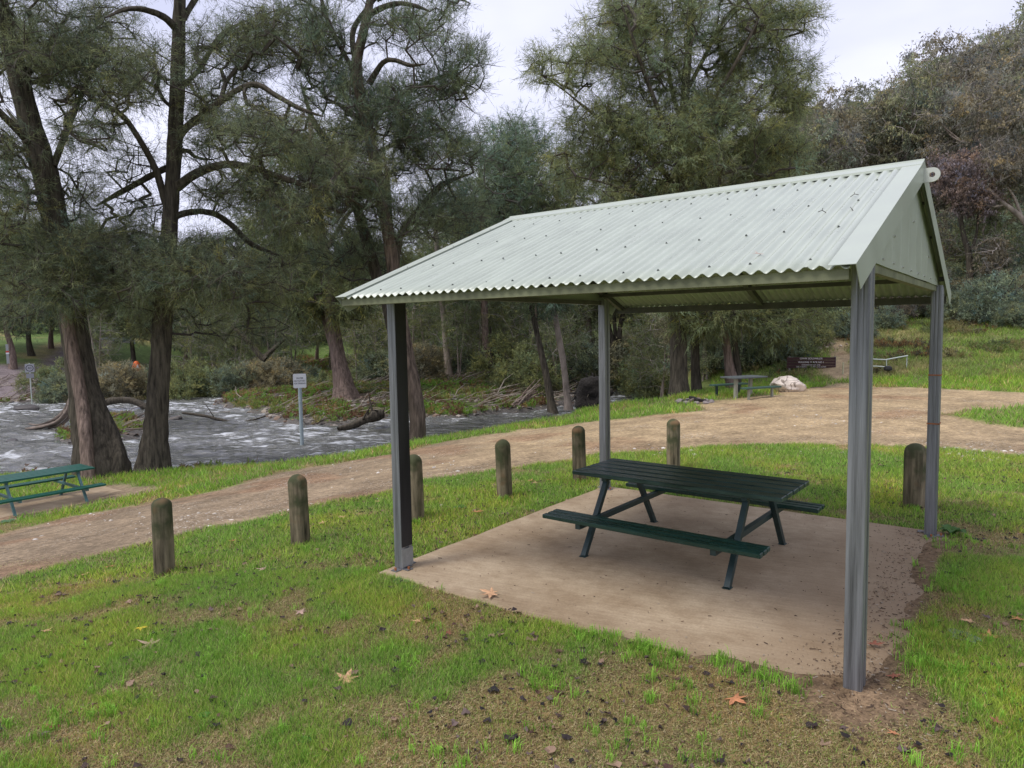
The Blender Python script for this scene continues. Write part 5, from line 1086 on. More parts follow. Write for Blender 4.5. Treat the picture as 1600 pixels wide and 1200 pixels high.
c2_ = blobs([(190, 120, D - 1.4, 75, 55, 2, 110), (215, 430, D - .6, 90, 60, 2, 120), (270, 425, D - 1.6, 60, 50, 1, 60), (335, 430, D - 1, 85, 60, 2, 115), (400, 435, D, 80, 60, 2, 95), (350, 90, D, 80, 65, 2, 120), (415, 200, D - 1.3, 85, 60, 2, 160), (430, 60, D, 90, 60, 2, 130), (470, 320, D - 1, 75, 45, 2, 100), (320, 215, D, 45, 50, 2, 50), (140, 200, D - 1.5, 60, 40, 2, 60), (545, 270, D - 1.3, 70, 55, 2, 110), (150, 400, D, 80, 55, 2, 110), (280, 500, D + 1, 80, 35, 1.5, 30), (270, -70, D, 170, 60, 3, 120), (320, 160, D, 50, 40, 1.5, 40), (390, 515, D + 1.5, 70, 30, 1.5, 28), (215, 330, D + 1, 60, 30, 1.5, 30), (400, 290, D - 1.4, 60, 30, 1, 50), (205, 250, D + 1, 55, 50, 2, 30), (340, 300, D, 50, 35, 1.5, 50), (200, 370, D, 60, 25, 1.5, 50), (240, 110, D, 40, 60, 1.5, 30), (330, 385, D + .5, 50, 25, 1.5, 50)], rt)
make_tree('river_she_oak', 'straight dark she oak with long arching side limbs, second trunk from the left', 'tree', hit(238, 742), t2, c2_, 2, M_BARK, M_TWIG, 'she', NEEDLE, group='river she oaks along the near bank', nseg=20, flare=.3, K=6, ML=12, L_tw=.66, L_n=.20, W_n=.010, tip=.0085)
# --- trunk just right of the front left post
D = 20.8
M_BARKM = mat('brown_river_bark', (.105, .08, .062), .9, noise=(12, .75, (1, 1, .14)), bump=(18, 1, .05, (1, 1, .12)), spec=.2)
t4 = [stem([(650, 695, D, 11.5), (652, 655, D, 12.5), (645, 605, D, 12), (636, 560, D, 11), (628, 515, D, 10.5), (620, 470, D, 10), (613, 415, D, 10), (606, 365, D - .2, 9.5), (597, 320, D - .3, 9), (588, 265, D - .4, 9), (575, 200, D - .5, 8.5), (562, 145, D - .6, 8.5), (558, 100, D - .6, 8), (566, 60, D - .6, 7), (575, 22, D - .6, 6.5), (583, -30, D - .6, 5), (590, -110, D, 3)], M_BARKM, True),
      stem([(617, 440, D, 8), (623, 375, D + .3, 7), (652, 332, D + .5, 7), (680, 298, D + .7, 6), (700, 284, D + .8, 4), (740, 270, D + 1, 3)]), stem([(618, 430, D, 7), (611, 380, D + .8, 6), (608, 330, D + 1, 6), (606, 292, D + 1, 5), (600, 240, D + 1.3, 4)]),
      stem([(557, 100, D - .6, 6), (551, 70, D - .2, 5), (553, 45, D, 5), (570, 18, D, 4), (600, -15, D, 3)]), stem([(575, 25, D - .6, 5.5), (597, 12, D - 1, 5), (625, 5, D - 1.2, 4), (652, 10, D - 1.5, 3.5), (672, 18, D - 1.6, 2.5)]),
      stem([(577, 130, D - .6, 6), (598, 98, D - 1, 4.5), (617, 94, D - 1.2, 4), (641, 102, D - 1.4, 3.5), (665, 100, D - 1.6, 2)]), stem([(580, 190, D - .5, 6), (612, 158, D - .2, 5), (645, 140, D, 4), (690, 120, D, 3.5), (712, 122, D, 3), (745, 140, D, 2)]),
      stem([(586, 240, D, 4), (640, 215, D + .5, 4), (700, 200, D + .8, 3)]), stem([(590, 0, D, 4), (640, -20, D - .5, 4), (700, -8, D - 1, 3), (735, 5, D - 1, 2)]), stem([(575, 200, D - .5, 5), (540, 170, D, 4), (500, 150, D, 3)]), stem([(565, 130, D - .5, 5), (530, 70, D, 4), (505, 10, D, 4), (500, -40, D, 3)]),
      stem([(598, 470, D + .8, 11), (588, 430, D + .8, 10), (573, 375, D + .8, 10), (558, 325, D + .9, 9), (540, 285, D + 1, 8), (520, 235, D + 1, 7), (490, 190, D + 1.2, 5), (470, 130, D + 1.2, 4)]), stem([(640, 640, D + .5, 8), (622, 560, D + .8, 10), (598, 470, D + .8, 11)])]
c4_ = blobs([(640, 50, D - 1, 80, 38, 2, 85), (700, 120, D, 68, 50, 1.8, 75), (725, 120, D, 40, 65, 1.4, 34), (630, 175, D, 85, 60, 2, 150), (530, 150, D, 70, 65, 2, 120), (665, 235, D + .3, 90, 60, 2, 170), (560, 310, D, 60, 50, 2, 70), (480, 60, D, 75, 60, 2, 100), (520, -40, D, 110, 50, 2, 90), (640, -50, D - .5, 70, 30, 2, 40), (630, 350, D + .5, 80, 35, 2, 70), (700, 330, D + 1, 70, 45, 2, 80), (560, 400, D + 1.5, 80, 40, 2, 90), (700, 12, D - 1, 35, 14, 1, 14), (590, 220, D, 50, 40, 1.5, 50)], rt)
make_tree('river_she_oak', 'she oak with reddish curved trunk just right of the front left shelter post', 'tree', hit(650, 690), t4, c4_, 3, M_BARK, M_TWIG, 'brush', (.18, .225, .13), group='river she oaks along the near bank', nseg=16, flare=.25, K=6, ML=12, L_tw=.66, L_n=.20, W_n=.010, tip=.0085)
# --- island tree
D = 42
t3 = [stem([(540, 627, D, 20), (536, 600, D, 14), (528, 560, D, 11), (520, 510, D, 10), (513, 460, D, 9), (505, 400, D, 8), (497, 330, D, 7), (490, 260, D, 5), (484, 170, D, 3)], M_BARKR, True), stem([(528, 570, D, 6), (510, 510, D + .5, 5), (497, 440, D + 1, 4.5), (480, 370, D + 1, 4), (450, 300, D + 1, 3)]), stem([(505, 400, D, 4), (540, 340, D, 3.5), (575, 300, D, 2.5)]), stem([(516, 480, D, 3), (470, 455, D - 1, 2.5), (430, 450, D - 1, 2)])]
c3_ = blobs([(500, 400, D, 95, 70, 3, 190), (470, 260, D, 90, 80, 3, 170), (420, 350, D, 60, 60, 3, 100), (530, 470, D, 65, 40, 3, 110), (580, 400, D + 1, 60, 60, 3, 90), (440, 470, D, 70, 35, 2, 90), (540, 250, D, 70, 70, 3, 90)], rt, .38, 1.4, 1.3)
make_tree('island_she_oak', 'large fluted she oak trunk on the cobble island behind the white sign', 'tree', wz(540, 622) + (ZW + .2,), t3, c3_, 4, M_BARKR, M_TWIG, 'she', NEEDLE2, nseg=16, flare=.5, K=6, ML=14, L_tw=1.1, L_n=.42, W_n=.028, tip=.016, maxr=.14)
# --- the tall central tree behind the shelter roof
D = 24.2
t10 = [stem([(1062, 623, D, 15), (1062, 590, D, 12.5), (1061, 540, D, 12), (1061, 480, D, 12), (1062, 410, D, 11), (1064, 330, D, 10), (1067, 260, D, 8.5), (1068, 190, D, 7), (1073, 110, D, 6), (1080, 20, D, 5), (1085, -90, D, 3)], M_BARK, True),
       stem([(1064, 250, D, 5), (1045, 210, D - .8, 4.5), (1028, 170, D - 1.5, 4), (1005, 110, D - 2, 3.5), (985, 50, D - 2.4, 3), (970, 0, D - 2.5, 2)]), stem([(1060, 300, D, 5), (1025, 255, D, 4.5), (985, 215, D - .5, 4), (930, 180, D - 1, 3), (880, 140, D - 1, 2)]),
       stem([(1068, 240, D, 5), (1095, 190, D - 1, 4), (1125, 140, D - 1.5, 3.5), (1160, 80, D - 2, 3), (1190, 20, D - 2, 2)]), stem([(1066, 280, D, 5), (1110, 240, D + .5, 4), (1160, 195, D + .8, 3.5), (1205, 160, D + 1, 3), (1250, 130, D + 1, 2)]),
       stem([(1068, 200, D, 4), (1050, 140, D + 1, 4), (1040, 70, D + 1.5, 3), (1035, 0, D + 2, 2)]), stem([(1070, 150, D, 4), (1100, 90, D + 1, 3.5), (1140, 20, D + 1.5, 3), (1190, -20, D + 1.5, 2)]), stem([(1062, 340, D, 4), (1010, 310, D - 1, 3.5), (960, 290, D - 1.5, 2.5), (900, 275, D - 1.5, 2)]), stem([(1063, 340, D, 4), (1120, 310, D - 1, 3.5), (1180, 280, D - 1.5, 2.5)]),
       stem([(1061, 440, D, 3), (1030, 450, D - 1, 2.5), (1000, 480, D - 1.5, 2)]), stem([(1061, 450, D, 3), (1100, 455, D - 1, 2.5), (1140, 480, D - 1.5, 2)])]
c10_ = blobs([(905, 110, D - 1, 80, 48, 2, 85), (955, 190, D - .5, 85, 60, 2, 190), (1000, 70, D, 105, 85, 3, 330), (1085, 0, D, 150, 75, 3, 330), (1205, 55, D, 60, 50, 2, 110), (1258, 22, D, 32, 14, 1, 22), (1235, 130, D, 48, 48, 1.5, 90), (1165, 180, D, 95, 65, 2.5, 220), (1080, 215, D - 1, 115, 65, 2, 230), (975, 280, D - .5, 85, 45, 2, 120), (1060, 160, D + 1, 70, 60, 1.5, 90), (1135, 90, D + 1, 60, 50, 1.5, 110), (1030, 240, D + 1, 80, 50, 1.5, 80), (1120, 260, D + 1, 70, 40, 1.5, 60), (1200, 255, D, 75, 50, 2, 120), (1080, 320, D, 110, 50, 2, 130), (1060, -90, D, 180, 50, 3, 120), (1050, 460, D - 1.5, 40, 28, 1, 40), (1110, 490, D - 1.2, 60, 22, 1, 60), (860, 105, D - 1, 36, 18, 1, 30), (900, 260, D, 60, 40, 2, 60)], rt, .45, .7, 1.3)
make_tree('tall_she_oak', 'tall broad crowned olive green she oak rising behind the shelter roof', 'tree', hit(1062, 619), t10, c10_, 5, M_BARK, M_TWIG, 'she', (.27, .305, .145), nseg=16, flare=.25, K=6, ML=14, L_tw=.72, L_n=.22, W_n=.013, tip=.009)
def simple_she(name, label, px, py, dep, stems_px, B, seed, bark=M_BARK, col=NEEDLE2, group=None, base=None, **kw):
    kd = dict(nseg=10, flare=.3, K=6, ML=14, L_tw=.8, L_n=.27, W_n=.019, tip=.012); kd.update(kw)
    b = base if base is not None else at(px, py, dep)
    return make_tree(name, label, 'tree', b, [stem([(a, c, dep + d_, r_) for a, c, d_, r_ in s_], bk, i == 0) for i, (s_, bk) in enumerate(stems_px)], blobs(B, rt, .38, 1.1, 1.2), seed, bark, M_TWIG, kd.pop('style', 'she'), col, group=group, **kd)
GB = 'she oaks behind the shelter'
simple_she('she_oak', 'slimmer dark straight trunk just right of the thick central trunk', 1087, 620, 25, [([(1088, 622, 0, 8), (1086, 570, 0, 6.5), (1084, 500, 0, 6.5), (1082, 420, 0, 6), (1080, 330, 0, 5)], M_BARK), ([(1082, 420, 0, 3), (1110, 380, 1, 3), (1150, 350, 1.5, 2)], M_BARK)], [(1110, 360, 26, 90, 60, 2, 130), (1120, 440, 26, 70, 40, 2, 70)], 6, group=GB)
simple_she('she_oak', 'forked she oak trunk with pale left stem, right of the fire ring', 1145, 610, 24.5, [([(1146, 613, 0, 10), (1143, 590, 0, 9), (1138, 560, 0, 6.5), (1133, 520, 0, 5.5), (1126, 460, 0, 5), (1120, 390, 0, 4)], M_BARKR), ([(1150, 612, .2, 9), (1153, 580, .2, 6.5), (1148, 540, .2, 6), (1145, 500, .2, 5.5), (1150, 440, .2, 5), (1160, 380, .3, 4), (1170, 300, .3, 3)], M_BARK), ([(1150, 470, .2, 3.5), (1190, 440, -.5, 3), (1240, 430, -.8, 2)], M_BARK)],
           [(1140, 470, 24.5, 80, 40, 2, 120), (1190, 500, 24, 70, 35, 1.5, 130), (1100, 500, 24, 60, 30, 1.5, 60), (1200, 380, 25, 90, 60, 2, 110), (1260, 460, 25, 60, 40, 2, 70)], 7, group=GB)
GM = 'slender trees standing in the far river bed'
def rb(px, py): return np.array(wz(px, py) + (ZW + .15,))
for (lab, px, py, st, B, seed, bk, col) in [
    ('thin leaning she oak with roots in the water left of the root mass', 862, 648, [([(864, 650, 0, 9), (860, 625, 0, 6), (852, 580, 0, 5.5), (843, 540, 0, 4.5), (834, 500, 0, 4), (822, 450, 0, 3.5), (800, 380, 0, 3)], M_BARK), ([(845, 550, 0, 3), (838, 500, 1, 3), (840, 440, 1, 2.5)], M_BARKR)], [(815, 400, 34, 70, 60, 2.5, 120), (850, 470, 34, 40, 30, 2, 50), (800, 280, 35, 70, 80, 3, 160)], 11, M_BARK, NEEDLE3),
    ('pale straight slender trunk beside the leaning one in the water', 887, 640, [([(888, 642, 0, 7), (885, 610, 0, 5), (879, 560, 0, 5), (870, 510, 0, 4.5), (862, 465, 0, 4), (855, 400, 0, 3.5), (850, 320, 0, 3)], M_BARKP), ([(862, 465, 0, 3), (880, 420, .5, 2.5), (890, 360, 1, 2)], M_BARKP)], [(860, 300, 36, 60, 80, 3, 150), (870, 430, 35.5, 45, 40, 2, 60), (900, 380, 36, 50, 60, 2, 80)], 12, M_BARKP, NEEDLE2),
    ('dark trunk rising behind the black root mass', 925, 605, [([(926, 606, 0, 7), (923, 570, 0, 5.5), (920, 530, 0, 5.5), (917, 480, 0, 5), (915, 420, 0, 4.5), (912, 350, 0, 3.5)], M_BARKR), ([(914, 560, .5, 4), (914, 500, .5, 4), (911, 450, .5, 3.5), (908, 400, .5, 3)], M_BARKP)], [(915, 400, 44, 55, 60, 3, 100), (905, 480, 44, 40, 30, 2, 50), (930, 300, 45, 70, 80, 3, 110)], 13, M_BARKR, NEEDLE2),
    ('forked dark tree at the upstream channel right of the back left post', 972, 606, [([(975, 608, 0, 12), (968, 590, 0, 8), (961, 560, 0, 5.5), (953, 520, 0, 4.5), (942, 480, 0, 4), (930, 430, 0, 3)], M_BARK), ([(966, 570, 0, 5), (967, 530, 0, 5), (972, 495, 0, 4), (985, 460, 0, 3.5), (1000, 420, 0, 3)], M_BARK), ([(964, 555, .3, 4), (960, 500, .3, 3.5), (958, 450, .3, 3)], M_BARK)], [(960, 440, 47, 60, 40, 3, 90), (1000, 470, 47, 50, 30, 3, 70), (980, 350, 48, 80, 60, 3, 90)], 14, M_BARK, NEEDLE2),
    ('reddish double trunk tree in the middle of the far bank', 765, 600, [([(770, 600, 0, 12), (764, 570, 0, 8), (759, 530, 0, 6), (757, 485, 0, 5.5), (756, 430, 0, 5), (754, 360, 0, 4), (750, 280, 0, 3)], M_BARKR), ([(768, 590, .3, 6), (770, 550, .3, 4.5), (766, 510, .3, 4)], M_BARK)], [(750, 440, 50, 70, 40, 3, 110), (760, 340, 50, 80, 60, 4, 160), (770, 250, 50, 90, 60, 4, 170), (810, 210, 51, 50, 40, 3, 70)], 15, M_BARKR, NEEDLE3),
    ('pale wavy trunk between the front left post and the reddish double trunk', 701, 585, [([(702, 588, 0, 6), (698, 550, 0, 4.5), (695, 520, 0, 4), (692, 480, 0, 4.5), (686, 430, 0, 4), (680, 350, 0, 3)], M_BARKP)], [(690, 430, 52, 60, 45, 3, 110), (690, 330, 52, 70, 60, 3, 120)], 16, M_BARKP, NEEDLE2)]:
    q = rb(px, py) if py > 602 else onb(px, {765: 50, 701: 52}[px]); dep = (q - CAM) @ CF
    B = [(a, b_, dep + (d_ - B[0][2]), e, f_, g, h_) for a, b_, d_, e, f_, g, h_ in B]
    simple_she('river_bed_tree', lab, px, py, dep, st, B, seed, bk, col, group=GM, base=q, K=6, ML=12, L_tw=1.1, L_n=.4, W_n=.028, tip=.015, maxr=.12)
# --- prototypes copied to the rest of the far bank and the hills
def proto(kind, seed):
    r = np.random.default_rng(seed)
    if kind == 'she':
        H_ = 13.; lean = r.normal(0, .6, 2); P = [(0, 0, -.4)] + [(lean[0] * t + r.normal(0, .15), lean[1] * t + r.normal(0, .15), H_ * t) for t in (.12, .3, .5, .7, .9)]; st = [(P, [.34, .24, .2, .17, .12, .05])]
        for i in range(9):
            h = r.uniform(.25, .8); a = r.uniform(0, 6.28); L = 3.4 * (1 - h * .5); b = np.array([lean[0] * h, lean[1] * h, H_ * h]); e = np.array([math.cos(a), math.sin(a), .45]); st.append(([b, b + e * L * .5 + [0, 0, .3], b + e * L], [.09, .06, .03]))
        u = r.normal(size=(900, 3)); u /= np.linalg.norm(u, axis=1)[:, None]; u *= r.uniform(0, 1, (900, 1)) ** .4; C = u * [3.6, 3.6, 5.6] + [lean[0] * .6, lean[1] * .6, 8.6]; C = C[vn3(C / 1.5 + 40, seed) > .42][:430]
        return make_tree('she_oak', 'x', 'tree', (0, 0, 0), st, C, seed, M_BARK if seed % 2 else M_BARKR, M_TWIG, 'she', [NEEDLE2, NEEDLE3, (.18, .21, .09)][seed % 3], K=6, ML=10, L_tw=1.2, L_n=.5, W_n=.035, tip=.018, maxr=.09, nseg=9, var=.45)
    if kind == 'gum':
        H_ = 11.; lean = r.normal(0, 1., 2); P = [(0, 0, -.4), (lean[0] * .15, lean[1] * .2, 2.2), (lean[0] * .4, lean[1] * .4, 4.5), (lean[0] * .8, lean[1] * .8, 7), (lean[0], lean[1], 9.4)]; st = [(P, [.24, .17, .14, .10, .04])]
        for i in range(8):
            h = r.uniform(.3, .75); a = r.uniform(0, 6.28); L = 3.6 * (1 - h * .4); b = np.array([lean[0] * h, lean[1] * h, 9.4 * h]); e = np.array([math.cos(a) * .8, math.sin(a) * .8, .7]); st.append(([b, b + e * L * .5 + r.normal(0, .2, 3), b + e * L], [.08, .055, .025]))
        u = r.normal(size=(1100, 3)); u /= np.linalg.norm(u, axis=1)[:, None]; u *= r.uniform(0, 1, (1100, 1)) ** .38; C = u * [3.5, 3.5, 4.1] + [lean[0] * .7, lean[1] * .7, 7.4]; C = C[vn3(C / 1.1 + 40, seed) > .48][:350]
        col = [(.26, .245, .16), (.28, .26, .19), (.25, .27, .165), (.28, .26, .195)][seed % 4]
        return make_tree('gum_tree', 'x', 'tree', (0, 0, 0), st, C, seed, M_BARKP if seed % 4 else M_BARK, M_TWIGP, 'gum', col, K=7, ML=10, L_tw=.9, L_n=.21, W_n=.06, tip=.014, maxr=.07, nseg=8, var=.45)
    if kind == 'shrub':
        st = []
        for i in range(7): a = r.uniform(0, 6.28); L = r.uniform(1, 1.8); st.append(([(0, 0, -.2), (math.cos(a) * L * .3, math.sin(a) * L * .3, L * .6), (math.cos(a) * L * .75, math.sin(a) * L * .75, L * 1.15)], [.04, .025, .012]))
        u = r.normal(size=(900, 3)); u /= np.linalg.norm(u, axis=1)[:, None]; u[:, 2] = abs(u[:, 2]); u *= r.uniform(0, 1, (900, 1)) ** .35; C = u * [1.9, 1.9, 2.2] * (1 + .5 * (vn3(u * 1.6 + 30, seed) - .5))[:, None] + [0, 0, .1]; C = C[vn3(C / .7 + 40, seed) > .4][:380]
        col = [(.23, .27, .165), (.27, .30, .13), (.22, .27, .18), (.30, .27, .16)][seed % 4]
        return make_tree('river_shrub', 'x', 'shrub', (0, 0, 0), st, C, seed, M_TWIG, M_TWIG, 'shrub', col, K=6, ML=11, L_tw=.42, L_n=.13, W_n=.03, tip=.006, maxr=.03, nseg=6, var=.4)
    if kind == 'bare':
        st = []
        for i in range(6): a = r.uniform(0, 6.28); L = r.uniform(1.6, 2.6); st.append(([(r.normal(0, .1), r.normal(0, .1), -.2), (math.cos(a) * L * .2, math.sin(a) * L * .2, L * .5), (math.cos(a) * L * .5, math.sin(a) * L * .5, L)], [.05, .035, .012]))
        u = r.normal(size=(800, 3)); u /= np.linalg.norm(u, axis=1)[:, None]; u[:, 2] = abs(u[:, 2]); u *= r.uniform(.35, 1, (800, 1)); C = u * [1.9, 1.9, 2.1] + [0, 0, 1.0]; C = C[:260]
        return make_tree('dry_shrub', 'x', 'shrub', (0, 0, 0), st, C, seed, M_TWIG, M_TWIG, 'shrub', (.22, .20, .15), K=5, ML=8, L_tw=.4, L_n=.09, W_n=.028, tip=.007, maxr=.03, nseg=6, dead=.1)
def sapling(seed):
    r = np.random.default_rng(seed); st = []
    for i in range(2): dx, dy = r.normal(0, .5, 2); st.append(([(i * .3, 0, -.3), (i * .3 + dx * .2, dy * .2, 2), (i * .3 + dx * .7, dy * .6, 4.2), (i * .3 + dx, dy, 6.5)], [.09, .07, .05, .015]))
    u = r.normal(size=(160, 3)); C = u * [.9, .9, 1.5] + [0, 0, 4.6]; C = C[C[:, 2] > 1.6][:120]
    return make_tree('slim_tree', 'x', 'tree', (0, 0, 0), st, C, seed, M_BARKP, M_TWIGP, 'she', NEEDLE2, K=5, ML=9, L_tw=.9, L_n=.35, W_n=.028, tip=.012, maxr=.03, nseg=7, var=.45)
PR = {k: [proto(k, s_) for s_ in ss] for k, ss in dict(she=(21, 22, 23), gum=(31, 32, 33, 34), shrub=(41, 42, 43, 44), bare=(51, 52)).items()}
used = set(); PR['sap'] = [sapling(s_) for s_ in (81, 82)]
def plant(kind, i, pos, sc, label, group, rz=None, cat=None, name=None):
    p = PR[kind][i % len(PR[kind])]; rz = rt.uniform(0, 6.28) if rz is None else rz
    if p.name not in used: used.add(p.name); o = p; o.location = Vector(map(float, pos)); o.rotation_euler = (0, 0, rz); o.scale = (sc, sc, sc)
    else: o = copy_tree(p, pos, rz, sc)
    tag(o, label, None, group); return o
# far bank wood on the left and centre
FB = [(-60, 66, 1.1), (15, 64, 1.0), (48, 70, 1.0), (110, 78, 1.1), (155, 74, 1.0), (206, 70, .9), (258, 76, 1.0), (290, 66, .85), (330, 84, 1.0), (362, 62, .7), (395, 92, 1.1), (440, 74, .85), (470, 100, 1.1), (492, 82, .8), (560, 74, .8), (585, 90, 1.0), (625, 68, .85), (668, 82, 1.1), (725, 72, 1.15), (742, 90, 1.3), (790, 66, 1.1), (800, 82, 1.35), (840, 60, 1.0), (895, 64, 1.15), (945, 62, 1.0), (1000, 66, 1.0), (1030, 56, .85), (-20, 72, 1.0), (78, 74, .9), (130, 68, .8), (235, 66, .8), (310, 72, .9), (415, 70, .8), (520, 70, .8)]
near_ref = ['at the far left frame edge', 'above the depth marker', 'behind the speed sign', 'behind the leaning buttressed trunk', 'in front of the caravan', 'right of the caravan', 'behind the straight dark trunk', 'just right of the straight dark trunk', 'between the straight trunk and the white sign', 'above the fallen branch left of the white sign', 'above left of the white sign', 'above the white sign', 'far behind the white sign', 'left of the island trunk', 'left of the front left post, in the distance', 'behind the front left post', 'right of the front left post', 'left of the pale wavy trunk', 'left of the reddish double trunk', 'far behind the reddish double trunk', 'right of the reddish double trunk', 'tallest, showing above the left end of the roof', 'behind the leaning water trunk', 'left of the back left post', 'behind the back left post', 'right of the back left post', 'left of the thick central trunks', 'just inside the far left frame edge behind the road', 'up the slope behind the speed sign and the pole', 'above the far end of the road', 'above the orange tent', 'behind the shrubs right of the straight trunk', 'behind the shrubs left of the sign plate', 'behind the island trunk']
for i, (px, dep, sc) in enumerate(FB): plant('she', i, onb(px, dep), sc, 'distant she oak ' + near_ref[i], 'she oaks in the wood beyond the river')
# shrubs on the far bank and the hill foot
SB = [(75, 53, 1.0, 'tangled grey green shrub behind the speed sign'), (105, 49.5, 1.1, 'low spreading shrub left of the leaning trunk at the far water edge'), (140, 50, 1.0, 'shrub behind the buttressed trunk on the far bank'), (185, 51, 1.35, 'bushy shrub between the two near trunks at the far water edge'), (225, 54, 1.2, 'shrub touching the left side of the straight trunk'), (285, 52, 1.3, 'shrub just right of the straight trunk on the far bank'), (320, 54, 1.35, 'grey green shrub with bare stems left of the fallen branch'), (355, 53, 1.25, 'dense shrub under the fallen dark branch'), (395, 54, 1.3, 'shrub left of the white sign plate'), (428, 58, 1.35, 'tall shrub behind the white sign'), (462, 62, 1.2, 'shrub above the white sign plate'), (490, 56, .8, 'brownish shrub right of the white sign plate'),
      (572, 58, 1.5, 'blue green shrub right of the island trunk'), (600, 55, 1.2, 'blue green shrub left of the front left post'), (655, 50, 1.2, 'shrub just right of the front left post'), (680, 54, 1.2, 'shrub at the foot of the pale wavy trunk'), (728, 54, 1.1, 'shrub left of the reddish double trunk'), (793, 50, 1.5, 'bright green shrub right of the reddish double trunk'), (822, 46, 1.3, 'shrub behind the leaning water trunk'), (878, 50, 1.6, 'shrub between the slender trunks and the root mass'), (900, 56, 1.6, 'tall shrub above the root mass'), (945, 58, 1.5, 'shrub behind the back left post'), (1000, 52, 1.5, 'brown green thicket above the dark boulders'), (1025, 49, 1.6, 'thicket on the bank left of the central trunks'), (1045, 44, 1.4, 'thicket against the left side of the central trunk'), (1115, 31, 1.0, 'shrub between the central and the forked trunks'), (1110, 36, 1.5, 'tall shrub behind the forked trunk'), (1175, 33, 1.0, 'green shrub right of the forked trunk'), (1200, 30.5, .9, 'shrub behind the far picnic table'), (1222, 31, 1.0, 'shrub left of the brown sign'), (1245, 34, 1.2, 'dark shrub behind the brown sign')]
for i, (px, dep, sc, lab) in enumerate(SB): plant('shrub', i * 3 + i // 3, onb(px, dep), sc, lab, 'shrubs along the far bank and hill foot')
HB = [(1375, 36, 1.0, 'dry thicket behind the front right post'), (1400, 38, 1.1, 'bare stemmed shrub above the handrail'), (1425, 37, 1.0, 'bare stemmed shrub left of the back right post'), (1350, 40, 1.1, 'dry shrub hidden by the front right post'), (1450, 41, 1.2, 'dry shrub behind the back right post'), (1500, 45, 1.2, 'dry shrub on the slope right of the back right post'), (1280, 43, 1.2, 'dry shrub above the stony trail'), (1240, 40, 1.3, 'dry shrub above the brown sign')]
for i, (px, dep, sc, lab) in enumerate(HB): plant('bare', i, onb(px, dep), sc, lab, 'dry shrubs at the wood edge')
for i, (px, dep, sc, lab) in enumerate([(1555, 33, 1.0, 'spiky yellow green bush on the open slope at the right'), (1515, 35, .75, 'small grey bush left of the spiky one on the slope'), (1590, 43, 1.3, 'dark green bush above the open slope at the right frame edge'), (1530, 44, 1.4, 'dark green bush above the spiky bush'), (1480, 42, 1.1, 'dark bush right of the back right post'), (1640, 40, 1.4, 'bush beyond the right frame edge'), (1560, 50, 1.5, 'large pale leaved bush higher on the slope'), (1320, 46, 1.4, 'dark bush left of the front right post under the roof'), (1190, 42, 1.5, 'dark bush beneath the roof edge')]): plant('shrub', i + (1 if i == 0 else 0), onb(px, dep), sc, lab, 'bushes on the right hand slope')
for i, (px, dep, sc, lab) in enumerate([(1455, 36, .75, 'dark low bush just behind the back right post, halfway up the slope'), (1490, 34.5, .55, 'small dark bush below the scrub right of the back right post'), (1380, 34, .5, 'small green bush over the left end of the bent handrail'), (1415, 39.5, 1.1, 'dark thicket between the two right hand posts under the roof edge'), (1365, 42, 1.2, 'dark thicket directly right of the front right post top'), (1300, 36, .6, 'small bush beside the stony trail'), (1335, 32.5, .5, 'small bush half hidden by the front right post'), (1590, 31, .5, 'small tussock bush low on the slope at the right edge')]): plant('shrub', i * 2 + 1, onb(px, dep), sc, lab, 'low bushes on the lower slope')
GG = [(1155, 50, 1.0, 'gum tree behind the central crown'), (1215, 48, 1.0, 'gum tree behind the roof above the brown sign'), (1270, 50, 1.05, 'gum tree left of the ridge end of the roof'), (1305, 60, 1.0, 'gum tree on the skyline right of the central crown'), (1345, 52, 1.1, 'gum tree over the roof near the ridge end'), (1385, 62, .9, 'gum tree on the skyline above the ridge end'), (1420, 50, 1.15, 'reddish gum tree behind the ridge end'), (1462, 56, 1.2, 'reddish gum tree right of the lifting lug'), (1500, 47, 1.0, 'dusky pink leaved gum right of the gable'), (1520, 64, 1.05, 'tall gum high on the right slope'), (1548, 52, 1.15, 'brown leaved gum near the right frame edge'), (1585, 58, 1.25, 'gum tree cut by the right frame edge'), (1610, 49, 1.05, 'gum tree leaning over the right frame edge'), (1560, 70, 1.05, 'highest gum tree in the top right corner'), (1470, 74, .95, 'gum tree on the upper skyline'), (1650, 66, 1.3, 'gum tree outside the right edge'), (1420, 78, .9, 'distant gum on the skyline'), (1340, 74, 1.1, 'distant gum on the skyline beside the central crown'), (1100, 58, 1.0, 'gum tree left behind the central trunks'), (1700, 55, 1.2, 'gum tree well right of the frame')]
for i, (px, dep, sc, lab) in enumerate(GG): plant('gum', i * 3 + i // 4, onb(px, dep), sc, lab, 'gum trees covering the right hand hill')
